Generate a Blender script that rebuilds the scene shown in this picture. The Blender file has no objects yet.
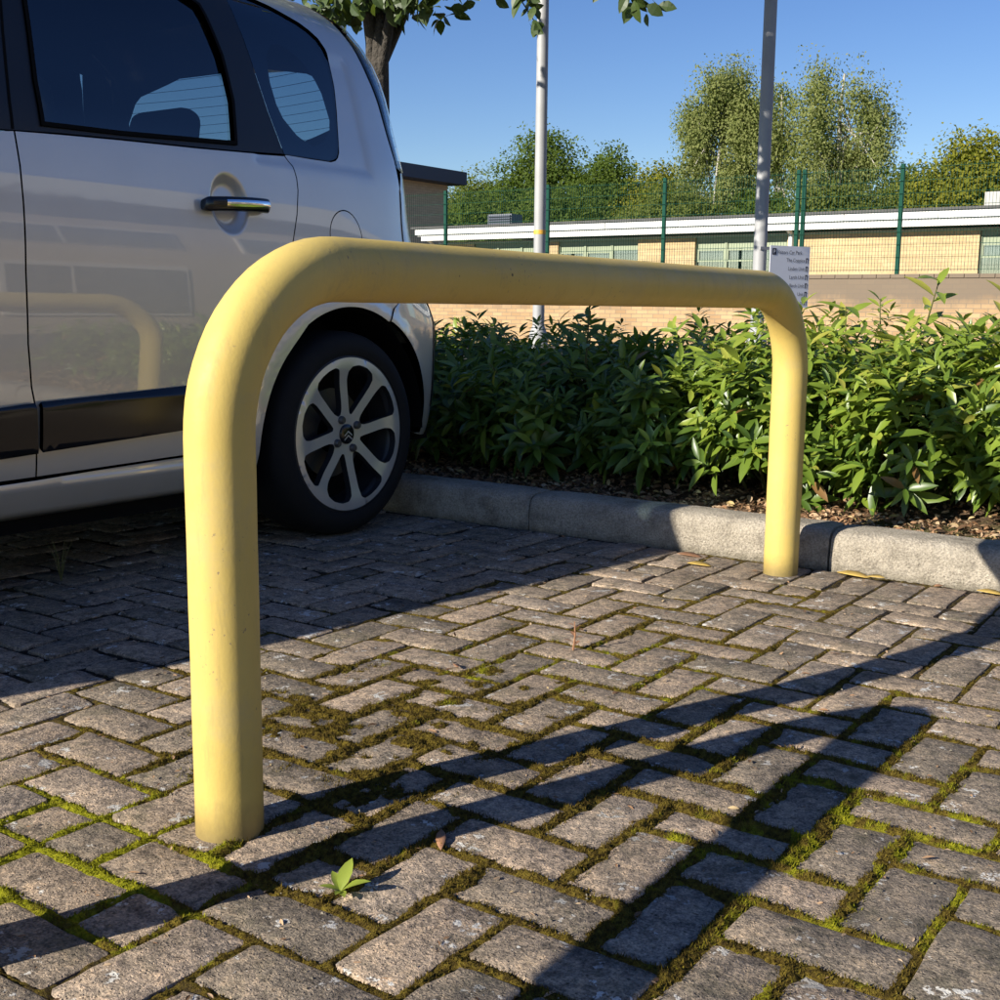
import bpy, math, random
import numpy as np
from mathutils import Matrix, Vector
from mathutils.geometry import delaunay_2d_cdt

random.seed(7); RNG = np.random.default_rng(11)
SC = bpy.context.scene
COL = SC.collection

# ------------------------------------------------------------------ camera
cam_d = bpy.data.cameras.new('camera'); cam = bpy.data.objects.new('camera', cam_d); COL.objects.link(cam)
cam_d.sensor_width = 36; cam_d.lens = 43.2; cam_d.clip_start = .05; cam_d.clip_end = 3000
cam.matrix_world = (Matrix.Translation((.7148, -1.3484, .6849)) @ Matrix.Rotation(.6113, 4, 'Z')
                    @ Matrix.Rotation(math.pi/2 - .1588, 4, 'X') @ Matrix.Rotation(.0103, 4, 'Z'))
SC.camera = cam
CAM = np.array([.7148, -1.3484, .6849])
# ------------------------------------------------------------------ sky and sun
SUN = Vector((-.79, -2.1, 1.0)).normalized()          # towards the sun
EL = math.asin(SUN.z); AZ = math.atan2(SUN.x, SUN.y)   # from +Y towards +X
W = bpy.data.worlds.new('World'); SC.world = W; W.use_nodes = True
wn = W.node_tree
for n in list(wn.nodes): wn.nodes.remove(n)
sky = wn.nodes.new('ShaderNodeTexSky'); sky.sky_type = 'NISHITA'; sky.sun_disc = False
sky.sun_elevation = EL; sky.sun_rotation = AZ; sky.altitude = 100; sky.air_density = 1.0; sky.dust_density = .1; sky.ozone_density = 3.0
bg = wn.nodes.new('ShaderNodeBackground'); bg.inputs[1].default_value = .074
wo = wn.nodes.new('ShaderNodeOutputWorld')
hs = wn.nodes.new('ShaderNodeHueSaturation'); hs.inputs['Saturation'].default_value = 1.22; hs.inputs['Hue'].default_value = .517
wn.links.new(sky.outputs[0], hs.inputs['Color']); wn.links.new(hs.outputs[0], bg.inputs[0]); wn.links.new(bg.outputs[0], wo.inputs[0])
sl = bpy.data.lights.new('sun', 'SUN'); so = bpy.data.objects.new('sun', sl); COL.objects.link(so)
sl.energy = 5.0; sl.angle = math.radians(.5); sl.color = (1.0, .94, .83)
so.rotation_euler = SUN.to_track_quat('Z', 'Y').to_euler()
SC.view_settings.view_transform = 'Standard'; SC.view_settings.look = 'None'
SC.view_settings.exposure = .82; SC.view_settings.gamma = 1

# ------------------------------------------------------------------ materials
def nt(m): return m.node_tree
class MB:
    """small node builder"""
    def __init__(s, name, rough=.7, metal=0., spec=.5, coat=0.):
        s.m = bpy.data.materials.new(name); s.m.use_nodes = True; s.t = s.m.node_tree
        s.b = s.t.nodes['Principled BSDF']; s.o = s.t.nodes['Material Output']
        s.b.inputs['Roughness'].default_value = rough; s.b.inputs['Metallic'].default_value = metal
        s.b.inputs['Specular IOR Level'].default_value = spec; s.b.inputs['Coat Weight'].default_value = coat
        s.pos = None
    def n(s, k, **kw):
        x = s.t.nodes.new(k)
        for a, b in kw.items(): setattr(x, a, b)
        return x
    def l(s, a, b): s.t.links.new(a, b)
    def P(s):
        if not s.pos: s.pos = s.n('ShaderNodeNewGeometry').outputs['Position']
        return s.pos
    def mapped(s, scale):
        mp = s.n('ShaderNodeMapping'); mp.inputs['Scale'].default_value = scale if hasattr(scale, '__len__') else (scale,)*3
        s.l(s.P(), mp.inputs[0]); return mp.outputs[0]
    def noise(s, scale, detail=4, rough=.6, dist=0., vec=None):
        x = s.n('ShaderNodeTexNoise'); x.inputs['Scale'].default_value = scale; x.inputs['Detail'].default_value = detail
        x.inputs['Roughness'].default_value = rough; x.inputs['Distortion'].default_value = dist
        s.l(vec or s.P(), x.inputs['Vector']); return x.outputs[0]
    def voro(s, scale, out='Distance', vec=None, feat='F1'):
        x = s.n('ShaderNodeTexVoronoi', feature=feat); x.inputs['Scale'].default_value = scale
        s.l(vec or s.P(), x.inputs['Vector']); return x.outputs[out]
    def ramp(s, v, stops, interp='LINEAR'):
        r = s.n('ShaderNodeValToRGB'); r.color_ramp.interpolation = interp
        e = r.color_ramp.elements
        while len(e) < len(stops): e.new(.5)
        for k, (p, c) in enumerate(stops):
            e[k].position = p; e[k].color = (c[0], c[1], c[2], 1) if hasattr(c, '__len__') else (c, c, c, 1)
        s.l(v, r.inputs[0]); return r.outputs[0]
    def mix(s, f, a, b, mode='MIX'):
        x = s.n('ShaderNodeMix', data_type='RGBA', blend_type=mode)
        for v, i in ((f, 0), (a, 6), (b, 7)):
            if hasattr(v, 'is_linked') or hasattr(v, 'links'): s.l(v, x.inputs[i])
            elif hasattr(v, '__len__'): x.inputs[i].default_value = (*v[:3], 1)
            else: x.inputs[i].default_value = v
        return x.outputs[2]
    def math(s, op, a, b=0.):
        x = s.n('ShaderNodeMath', operation=op)
        for v, i in ((a, 0), (b, 1)):
            if hasattr(v, 'links'): s.l(v, x.inputs[i])
            else: x.inputs[i].default_value = v
        return x.outputs[0]
    def attr(s, name): return s.n('ShaderNodeAttribute', attribute_name=name).outputs['Fac']
    def color(s, c):
        if hasattr(c, 'links'): s.l(c, s.b.inputs['Base Color'])
        else: s.b.inputs['Base Color'].default_value = (*c[:3], 1)
        return s
    def bump(s, h, strength=.5, dist=.01):
        x = s.n('ShaderNodeBump'); x.inputs['Strength'].default_value = strength; x.inputs['Distance'].default_value = dist
        s.l(h, x.inputs['Height']); s.l(x.outputs[0], s.b.inputs['Normal']); return s

M = {}
def simple(key, c, rough=.6, metal=0., spec=.5, coat=0., var=.0, vs=6., bump=0., bs=60., bd=.004):
    b = MB(key, rough, metal, spec, coat)
    if var:
        b.color(b.mix(b.noise(vs, 5), [x*(1-var) for x in c], [min(1, x*(1+var)) for x in c]))
    else: b.color(c)
    if bump: b.bump(b.noise(bs, 4), bump, bd)
    M[key] = b.m; return b.m

# pavers
b = MB('paver_concrete', .93, spec=.25)
oi = b.n('ShaderNodeObjectInfo').outputs['Random']
cellr = b.voro(5.2, 'Color')
sep = b.n('ShaderNodeSeparateColor'); b.l(cellr, sep.inputs[0])
tone = b.math('ADD', b.math('MULTIPLY', oi, .8), b.math('MULTIPLY', sep.outputs[0], .2))
base = b.ramp(tone, [(0, (.205, .172, .13)), (.25, (.285, .232, .173)), (.5, (.345, .27, .197)), (.75, (.425, .33, .24)), (1, (.365, .305, .24))])
blot = b.ramp(b.noise(24, 7, .74), [(.34, (.34, .35, .37)), (.50, (.95, .96, .98)), (.66, (1.25, 1.2, 1.12))])
col = b.mix(.9, base, blot, 'MULTIPLY')
mid = b.ramp(b.noise(85, 5, .75, .4), [(.38, (.45, .45, .46)), (.50, (1, 1, 1)), (.64, (1.5, 1.42, 1.32))])
col = b.mix(.75, col, mid, 'MULTIPLY')
spk = b.ramp(b.noise(300, 3, .7), [(.36, (.40, .39, .38)), (.5, (1, 1, 1)), (.64, (1.6, 1.52, 1.45))])
col = b.mix(.75, col, spk, 'MULTIPLY')
pit = b.ramp(b.voro(80), [(.07, .12), (.19, 1.)])
col = b.mix(.8, col, pit, 'MULTIPLY')
lich = b.ramp(b.math('MULTIPLY', b.noise(17, 3, .55), b.ramp(b.noise(75, 3, .7), [(.35, .75), (.6, 1.1)])), [(.64, 0), (.67, 1)])
col = b.mix(lich, col, (.62, .59, .53))
grn = b.ramp(b.noise(9, 5, .75), [(.52, 0), (.70, .6)])
col = b.mix(grn, col, (.085, .082, .045))
drk = b.ramp(b.noise(4.2, 5, .7), [(.50, 0), (.72, .55)])
col = b.mix(drk, col, (.075, .066, .058))
b.color(col)
h = b.math('ADD', b.math('MULTIPLY', b.noise(300, 3, .7), .4), b.math('ADD', b.math('MULTIPLY', b.noise(85, 5, .75, .4), 1.2), b.math('MULTIPLY', b.ramp(b.voro(150), [(.05, 0), (.25, 1)]), .5)))
b.bump(h, .95, .005); M['paver'] = b.m

# moss and joint soil
b = MB('moss', 1.0, spec=.1)
lime = b.attr('lime'); wet = b.attr('moss')
c1 = b.ramp(b.noise(120, 4, .7), [(.3, (.020, .013, .006)), (.48, (.11, .075, .014)), (.62, (.21, .155, .024)), (.78, (.15, .088, .016))])
c2 = b.ramp(b.noise(160, 4, .7), [(.3, (.09, .095, .006)), (.5, (.27, .27, .012)), (.72, (.46, .43, .03))])
f = b.math('ADD', b.math('MULTIPLY', b.math('SUBTRACT', b.noise(26, 3, .6), .5), 1.4), lime)
c = b.mix(b.ramp(f, [(.40, 0), (.62, 1)]), c1, c2)
soil = b.ramp(b.noise(90, 4, .7), [(.3, (.018, .014, .011)), (.7, (.075, .058, .042))])
c = b.mix(b.ramp(b.math('ADD', wet, b.math('MULTIPLY', b.math('SUBTRACT', b.noise(50, 3), .5), .6)), [(.22, 0), (.42, 1)]), soil, c)
b.color(c); b.bump(b.math('ADD', b.noise(420, 3, .8), b.noise(140, 3, .6)), 1., .006); M['moss'] = b.m

simple('joint_bed', (.05, .042, .034), .95, var=.5, vs=20, bump=.6, bs=120)
b = MB('asphalt', .92, spec=.3)
b.color(b.mix(.6, b.ramp(b.noise(2.2, 5), [(.3, (.045, .045, .047)), (.7, (.075, .073, .07))]), b.ramp(b.noise(240, 2), [(.3, .5), (.7, 1.5)]), 'MULTIPLY'))
b.bump(b.noise(200, 3), .5, .004); M['asphalt'] = b.m
# kerb concrete
b = MB('kerb_concrete', .9, spec=.3)
c = b.ramp(b.noise(14, 6, .7), [(.28, (.23, .20, .155)), (.5, (.43, .375, .295)), (.75, (.55, .485, .385))])
c = b.mix(.8, c, b.ramp(b.noise(190, 3, .7), [(.34, .55), (.5, 1.), (.66, 1.3)]), 'MULTIPLY')
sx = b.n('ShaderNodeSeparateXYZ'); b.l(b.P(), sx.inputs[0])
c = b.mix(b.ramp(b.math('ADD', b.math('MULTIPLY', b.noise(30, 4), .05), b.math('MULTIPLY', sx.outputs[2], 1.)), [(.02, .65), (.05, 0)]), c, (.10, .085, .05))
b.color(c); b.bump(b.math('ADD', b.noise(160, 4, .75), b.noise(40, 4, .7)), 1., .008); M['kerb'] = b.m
# soil of the bed
b = MB('bed_soil', .97, spec=.15)
c = b.ramp(b.noise(16, 6, .7), [(.3, (.06, .04, .025)), (.52, (.17, .11, .068)), (.75, (.28, .19, .12))])
c = b.mix(b.ramp(b.noise(5, 4), [(.52, 0), (.62, .8)]), c, (.10, .11, .03))
c = b.mix(.8, c, b.ramp(b.noise(150, 3), [(.3, .4), (.7, 1.5)]), 'MULTIPLY')
b.color(c); b.bump(b.noise(110, 4, .7), 1., .012); M['soil'] = b.m
b = MB('leaf_litter', .85, spec=.25)
b.color(b.ramp(b.attr('tint'), [(0, (.09, .05, .025)), (.35, (.26, .14, .07)), (.6, (.36, .22, .12)), (.85, (.44, .32, .20)), (1, (.42, .31, .12))])); M['litter'] = b.m
# yellow paint
b = MB('yellow_paint', .5, spec=.28, coat=.0)
c = b.ramp(b.noise(3.5, 4, .6), [(.3, (.555, .40, .105)), (.7, (.615, .455, .135))])
c = b.mix(b.ramp(b.noise(9, 6, .75), [(.50, 0), (.70, .5)]), c, (.46, .36, .17))
c = b.mix(b.ramp(b.noise(40, 6, .8, vec=b.mapped((1, 1, .16))), [(.54, 0), (.72, .42)]), c, (.34, .255, .11))
chip = b.math('MULTIPLY', b.ramp(b.noise(120, 3, .6), [(.66, 0), (.69, 1)]), b.ramp(b.noise(5, 2), [(.52, 0), (.60, 1)]))
c = b.mix(chip, c, (.30, .22, .12))
speck = b.ramp(b.voro(21), [(.045, 1), (.07, 0)])
speck = b.math('MULTIPLY', speck, b.ramp(b.noise(6, 2), [(.55, 0), (.6, 1)]))
c = b.mix(speck, c, (.07, .05, .03))
sx = b.n('ShaderNodeSeparateXYZ'); b.l(b.P(), sx.inputs[0])
dirt = b.ramp(b.math('ADD', sx.outputs[2], b.math('MULTIPLY', b.noise(45, 4), .03)), [(.02, .8), (.075, 0)])
c = b.mix(dirt, c, (.16, .12, .05))
b.color(c); b.l(b.ramp(b.noise(30, 4), [(.3, .46), (.7, .66)]), b.b.inputs['Roughness'])
b.bump(b.math('ADD', b.noise(220, 2), b.math('MULTIPLY', b.noise(25, 2), 1.5)), .12, .002); M['yellow'] = b.m
# car materials
b = MB('silver_paint', .40, metal=.45, spec=.5, coat=1.)
b.b.inputs['Coat Roughness'].default_value = .018; b.b.inputs['Coat IOR'].default_value = 1.82
dust = b.ramp(b.noise(4, 5, .6), [(.35, (.63, .605, .545)), (.7, (.67, .645, .58))]); b.color(dust)
M['silver'] = b.m
simple('black_trim', (.012, .012, .013), .38, spec=.5)
simple('gloss_black', (.008, .008, .009), .16, spec=.5)
simple('matte_black', (.006, .006, .006), .9, spec=.1)
simple('interior', (.016, .016, .017), .85, spec=.2)
simple('seat_cloth', (.028, .028, .032), .9, spec=.1, bump=.3, bs=300)
simple('chrome', (.82, .82, .83), .08, metal=1.)
simple('rubber', (.009, .009, .0095), .82, spec=.3, var=.3, vs=40)
simple('alloy', (.66, .65, .62), .33, metal=.55)
simple('alloy_dark', (.02, .02, .022), .5)
simple('brake', (.10, .098, .095), .45, metal=.6)
simple('lens_red', (.42, .02, .02), .12, coat=1.)
simple('lens_clear', (.62, .6, .58), .1, coat=1.)
def glass(key, tint, ior=1.5):
    m = bpy.data.materials.new(key); m.use_nodes = True; t = m.node_tree
    for n in list(t.nodes): t.nodes.remove(n)
    o = t.nodes.new('ShaderNodeOutputMaterial'); tr = t.nodes.new('ShaderNodeBsdfTransparent'); tr.inputs[0].default_value = (*tint, 1)
    gl = t.nodes.new('ShaderNodeBsdfGlossy'); gl.inputs['Roughness'].default_value = .01; gl.inputs[0].default_value = (1, 1, 1, 1)
    lw = t.nodes.new('ShaderNodeLayerWeight'); lw.inputs[0].default_value = .5; pw = t.nodes.new('ShaderNodeMath'); pw.operation = 'POWER'; pw.inputs[1].default_value = 5; t.links.new(lw.outputs['Facing'], pw.inputs[0]); fr = t.nodes.new('ShaderNodeMath'); fr.operation = 'MULTIPLY_ADD'; f0 = ((ior-1)/(ior+1))**2*2.6; fr.inputs[1].default_value = 1-f0; fr.inputs[2].default_value = f0; t.links.new(pw.outputs[0], fr.inputs[0])
    mx = t.nodes.new('ShaderNodeMixShader')
    t.links.new(fr.outputs[0], mx.inputs[0]); t.links.new(tr.outputs[0], mx.inputs[1]); t.links.new(gl.outputs[0], mx.inputs[2]); t.links.new(mx.outputs[0], o.inputs[0])
    M[key] = m
glass('car_glass', (.34, .42, .44)); glass('hatch_glass', (.86, .93, .95)); glass('pane_glass', (.45, .5, .5), 2.2)
# foliage: per-leaf tint
def foliage(key, stops, rough=.38, trans=.35, spec=.5, back=None):
    b = MB(key, rough, spec=spec)
    c = b.ramp(b.attr('tint'), stops); b.color(c)
    tl = b.n('ShaderNodeBsdfTranslucent'); b.l(b.mix(.5, c, (.30, .42, .03)), tl.inputs[0])
    mx = b.n('ShaderNodeMixShader'); mx.inputs[0].default_value = trans
    b.l(b.b.outputs[0], mx.inputs[1]); b.l(tl.outputs[0], mx.inputs[2]); b.l(mx.outputs[0], b.o.inputs[0])
    M[key] = b.m
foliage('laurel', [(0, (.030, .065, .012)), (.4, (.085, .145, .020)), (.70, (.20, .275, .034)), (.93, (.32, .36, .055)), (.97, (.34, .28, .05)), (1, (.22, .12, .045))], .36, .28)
foliage('lime_leaf', [(0, (.025, .045, .008)), (.6, (.05, .08, .014)), (1, (.09, .115, .02))], .5, .2)
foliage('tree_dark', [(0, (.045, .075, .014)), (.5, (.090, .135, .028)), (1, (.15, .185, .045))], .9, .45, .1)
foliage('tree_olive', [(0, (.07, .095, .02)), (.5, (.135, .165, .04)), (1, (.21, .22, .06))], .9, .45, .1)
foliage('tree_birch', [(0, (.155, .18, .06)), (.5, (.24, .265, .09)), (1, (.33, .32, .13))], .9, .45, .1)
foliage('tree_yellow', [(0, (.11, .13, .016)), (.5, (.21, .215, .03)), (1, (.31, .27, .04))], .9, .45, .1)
simple('dry_leaf_yellow', (.62, .42, .10), .6, var=.35, vs=60); simple('dry_leaf_brown', (.30, .15, .075), .7, var=.4, vs=60)
simple('bark', (.055, .046, .036), .95, var=.55, vs=18, bump=1., bs=30, bd=.03)
simple('bark_pale', (.38, .35, .30), .9, var=.5, vs=4, bump=.5, bs=12, bd=.03)
simple('stem_green', (.10, .10, .03), .7, var=.4, vs=20)
# masonry
def brick(key, c1, c2, mortar, scale, stain=0.):
    b = MB(key, .92, spec=.2)
    mp = b.n('ShaderNodeMapping'); mp.inputs['Rotation'].default_value = (math.pi/2, 0, 0)
    b.l(b.P(), mp.inputs[0])
    br = b.n('ShaderNodeTexBrick'); b.l(mp.outputs[0], br.inputs[0])
    br.inputs['Color1'].default_value = (*c1, 1); br.inputs['Color2'].default_value = (*c2, 1); br.inputs['Mortar'].default_value = (*mortar, 1)
    br.inputs['Scale'].default_value = 1; br.inputs['Brick Width'].default_value = .225*scale; br.inputs['Row Height'].default_value = .075*scale
    br.inputs['Mortar Size'].default_value = .006*scale; br.inputs['Bias'].default_value = 0
    c = b.mix(.55, br.outputs[0], b.ramp(b.noise(1.1, 6, .7), [(.3, .72), (.7, 1.2)]), 'MULTIPLY')
    if stain:
        sx = b.n('ShaderNodeSeparateXYZ'); b.l(b.P(), sx.inputs[0])
        v = b.math('ADD', sx.outputs[2], b.math('MULTIPLY', b.math('SUBTRACT', b.noise(1.5, 6, .7, vec=b.mapped((1.6, 1, .5))), .5), .5))
        c = b.mix(b.ramp(v, [(stain-.30, 0), (stain-.02, .92)]), c, (.17, .135, .10))
    b.color(c); b.bump(br.outputs[1], -.5, .01); M[key] = b.m
brick('yellow_brick', (.60, .44, .24), (.52, .37, .195), (.36, .28, .18), 1.0)
brick('wall_brick', (.48, .32, .17), (.36, .23, .12), (.24, .19, .13), 1.0, .95)
def brick_side(key, c1, c2, mortar):
    b = MB(key, .92, spec=.2)
    sp = b.n('ShaderNodeSeparateXYZ'); b.l(b.P(), sp.inputs[0]); cb = b.n('ShaderNodeCombineXYZ')
    b.l(sp.outputs[1], cb.inputs[0]); b.l(sp.outputs[2], cb.inputs[1])
    br = b.n('ShaderNodeTexBrick'); b.l(cb.outputs[0], br.inputs[0])
    br.inputs['Color1'].default_value = (*c1, 1); br.inputs['Color2'].default_value = (*c2, 1); br.inputs['Mortar'].default_value = (*mortar, 1)
    br.inputs['Scale'].default_value = 1; br.inputs['Brick Width'].default_value = .225; br.inputs['Row Height'].default_value = .075; br.inputs['Mortar Size'].default_value = .006
    b.color(br.outputs[0]); M[key] = b.m
brick_side('side_brick', (.55, .43, .31), (.47, .36, .26), (.36, .30, .23)); brick_side('pale_brick', (.50, .39, .28), (.44, .34, .24), (.42, .36, .28))
simple('white_board', (.72, .71, .68), .5, var=.12, vs=3); simple('white_frame', (.75, .75, .73), .4)
simple('roof_felt', (.09, .088, .085), .9, var=.3, vs=6); simple('slate_fascia', (.045, .055, .085), .6)
simple('sage_panel', (.25, .29, .18), .5, var=.15, vs=3); simple('dark_inside', (.05, .055, .05), .6)
simple('beige_frame', (.60, .54, .46), .6); simple('far_pane', (.10, .105, .10), .25); simple('blind', (.62, .62, .6), .7)
simple('fence_green', (.007, .055, .036), .75, spec=.15); simple('galvanised', (.35, .35, .35), .6, metal=.15, spec=.3, var=.14, vs=9)
simple('sign_face', (.82, .82, .85), .4); simple('sign_ink', (.025, .03, .06), .5); simple('grey_box', (.42, .41, .38), .8, var=.2, vs=8)
simple('louvre', (.12, .13, .15), .6); simple('orange_band', (.7, .38, .05), .5)

# ------------------------------------------------------------------ mesh helpers
def props(o, label=None, cat=None, group=None, kind=None):
    if label: o['label'] = label
    if cat: o['category'] = cat
    if group: o['group'] = group
    if kind: o['kind'] = kind
    return o
def empty(name, loc=(0, 0, 0), label=None, cat=None, group=None, parent=None, kind=None):
    o = bpy.data.objects.new(name, None); o.empty_display_size = .1; o.location = loc; COL.objects.link(o)
    if parent: o.parent = parent
    return props(o, label, cat, group, kind)
def link(name, me, parent=None):
    o = bpy.data.objects.new(name, me); COL.objects.link(o)
    if parent: o.parent = parent
    return o
def fast(name, V, F, mat, parent=None, smooth=False, tint=None, attrs=None, data_only=False):
    V = np.asarray(V, np.float32); F = np.asarray(F, np.int32); k = F.shape[1]
    me = bpy.data.meshes.new(name); me.vertices.add(len(V)); me.vertices.foreach_set('co', V.ravel())
    me.loops.add(F.size); me.loops.foreach_set('vertex_index', F.ravel())
    me.polygons.add(len(F)); me.polygons.foreach_set('loop_start', np.arange(0, F.size, k, dtype=np.int32))
    me.polygons.foreach_set('use_smooth', np.full(len(F), smooth, bool))
    for nm, arr in (attrs or ({'tint': tint} if tint is not None else {})).items():
        a = me.attributes.new(nm, 'FLOAT', 'POINT'); a.data.foreach_set('value', np.asarray(arr, np.float32))
    me.update(calc_edges=True)
    if mat: me.materials.append(M[mat] if isinstance(mat, str) else mat)
    return me if data_only else link(name, me, parent)
def poly(name, V, F, mat, parent=None, smooth=False, auto=None):
    me = bpy.data.meshes.new(name); me.from_pydata([tuple(map(float, v)) for v in V], [], [tuple(map(int, f)) for f in F]); me.update()
    me.materials.append(M[mat])
    if smooth: me.polygons.foreach_set('use_smooth', [True]*len(me.polygons))
    if auto: me.set_sharp_from_angle(angle=math.radians(auto))
    return link(name, me, parent)
class Geo:
    def __init__(s): s.V = []; s.F = []
    def add(s, V, F):
        k = len(s.V); s.V += [tuple(v) for v in V]; s.F += [tuple(i+k for i in f) for f in F]; return s
    def box(s, a, b):
        x0, y0, z0 = a; x1, y1, z1 = b
        return s.add([(x0, y0, z0), (x1, y0, z0), (x1, y1, z0), (x0, y1, z0), (x0, y0, z1), (x1, y0, z1), (x1, y1, z1), (x0, y1, z1)],
                     [(0, 3, 2, 1), (4, 5, 6, 7), (0, 1, 5, 4), (1, 2, 6, 5), (2, 3, 7, 6), (3, 0, 4, 7)])
    def tube(s, pts, rad, n=10, cap=True):
        pts = [Vector(p) for p in pts]; rad = rad if hasattr(rad, '__len__') else [rad]*len(pts); V = []; F = []
        up = None
        for i, p in enumerate(pts):
            t = (pts[min(i+1, len(pts)-1)]-pts[max(i-1, 0)]).normalized()
            if up is None: up = t.orthogonal().normalized()
            else: up = (up - t*up.dot(t)).normalized()
            s2 = t.cross(up)
            for k in range(n):
                a = 2*math.pi*k/n; V.append(p+(up*math.cos(a)+s2*math.sin(a))*rad[i])
        for i in range(len(pts)-1):
            for k in range(n): F.append((i*n+k, i*n+(k+1) % n, (i+1)*n+(k+1) % n, (i+1)*n+k))
        if cap: F.append(tuple(range(n-1, -1, -1))); F.append(tuple(range((len(pts)-1)*n, len(pts)*n)))
        return s.add(V, F)
    def obj(s, name, mat, parent=None, smooth=False, auto=None): return poly(name, s.V, s.F, mat, parent, smooth, auto)
def boxo(name, a, b, mat, parent=None, bevel=0.):
    o = Geo().box(a, b).obj(name, mat, parent)
    if bevel: bev(o, bevel)
    return o
def bev(o, w, seg=2):
    m = o.modifiers.new('bevel', 'BEVEL'); m.width = w; m.segments = seg; m.limit_method = 'ANGLE'; return o
# numpy value noise
_perm = RNG.random((256, 256))
def vnoise(x, y, s):
    x = np.asarray(x)*s+97.3; y = np.asarray(y)*s+41.7
    i = np.floor(x).astype(int); j = np.floor(y).astype(int); fx = x-i; fy = y-j
    fx = fx*fx*(3-2*fx); fy = fy*fy*(3-2*fy); g = lambda a, b: _perm[a & 255, b & 255]
    return (g(i, j)*(1-fx)+g(i+1, j)*fx)*(1-fy)+(g(i, j+1)*(1-fx)+g(i+1, j+1)*fx)*fy
def fbm(x, y, s, o=4):
    r = 0; a = .5; t = 0
    for k in range(o): r = r+a*vnoise(x, y, s*2**k); t += a; a *= .55
    return r/t

# leaf template: length along +Y, width X, normal +Z, folded on the midrib and curling down
def leaf_template(wid=.3, fold=.25, droop=.25, st=((.0, .06), (.28, .85), (.55, 1.), (.8, .62), (1., .0))):
    V = []; F = []; rows = []
    for s, w in st:
        z = -droop*s*s
        if w < .03: rows.append([len(V)]); V.append((0, s, z))
        else:
            rows.append([len(V), len(V)+1, len(V)+2]); hw = w*wid/2
            V += [(-hw, s, z+fold*hw), (0, s, z), (hw, s, z+fold*hw)]
    for a, c in zip(rows[:-1], rows[1:]):
        if len(c) == 3:
            for k in (0, 1): F += [(a[k], a[k+1], c[k+1]), (a[k], c[k+1], c[k])]
        else: F += [(a[0], a[1], c[0]), (a[1], a[2], c[0])]
    return np.array(V), np.array(F)
def frames(d, up):
    d = d/np.linalg.norm(d, axis=1, keepdims=True)
    x = np.cross(d, up); x /= np.linalg.norm(x, axis=1, keepdims=True)+1e-9
    return np.stack([x, d, np.cross(x, d)], axis=2)          # columns x, y, z
def scatter(tv, tf, pos, R, sc):
    n = len(pos); V = np.einsum('nij,kj->nki', R, tv)*np.asarray(sc)[:, None, None]+pos[:, None, :]
    F = tf[None]+(np.arange(n)*len(tv))[:, None, None]
    return V.reshape(-1, 3), F.reshape(-1, 3)

# ================================================================== GROUND AND PAVING
U = .1
fast('ground', [(-900, -900, -.03), (900, -900, -.03), (900, 900, -.03), (-900, 900, -.03)], [(0, 1, 2, 3)], 'asphalt')
props(bpy.data.objects['ground'], 'dark grey asphalt of the car park', kind='structure')
pave = empty('pavement', (0, 0, 0), 'grey brown block paving laid in herringbone with mossy joints', kind='structure')
fast('joint_bed', [(-6, -3.2, -.022), (2.6, -3.2, -.022), (2.6, 1.74, -.022), (-6, 1.74, -.022)], [(0, 1, 2, 3)], 'joint_bed', pave)
UMAX = 15
bricks = []                                              # (u0, v0, du, dv)
skip = {('A', -6, -4), ('A', -5, -5), ('B', -5, -7), ('B', -4, -4), ('B', -3, -5)}
for u in range(-18, UMAX):
    for v in range(-46, 20):
        k = (u+v) % 4
        if k == 0 and ('B', u, v) not in skip: bricks.append((u, v, 1, 2))
        if k == 2 and ('A', u, v) not in skip: bricks.append((u, v, 2 if u+2 <= UMAX else 1, 1))
for v in range(-46, 20):                                 # cut halves that start below the course by the kerb, then that course
    if (UMAX-1+v) % 4 == 3: pass
    bricks.append((UMAX, v, 2.2, 1))
bricks += [(-6, -4, 1, 1), (-5, -5, 1, 2), (-4, -5, 1, 1), (-5, -7, 1, 1), (-5, -6, 1, 1), (-4, -4, 2, 1), (-4, -3, 1, 1), (-3, -5, 1, 1)]
def project(x, y, z):
    c = cam.matrix_world.inverted() @ Vector((x, y, z))
    return (500+1200*c.x/-c.z, 500-1200*c.y/-c.z, -c.z)
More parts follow.
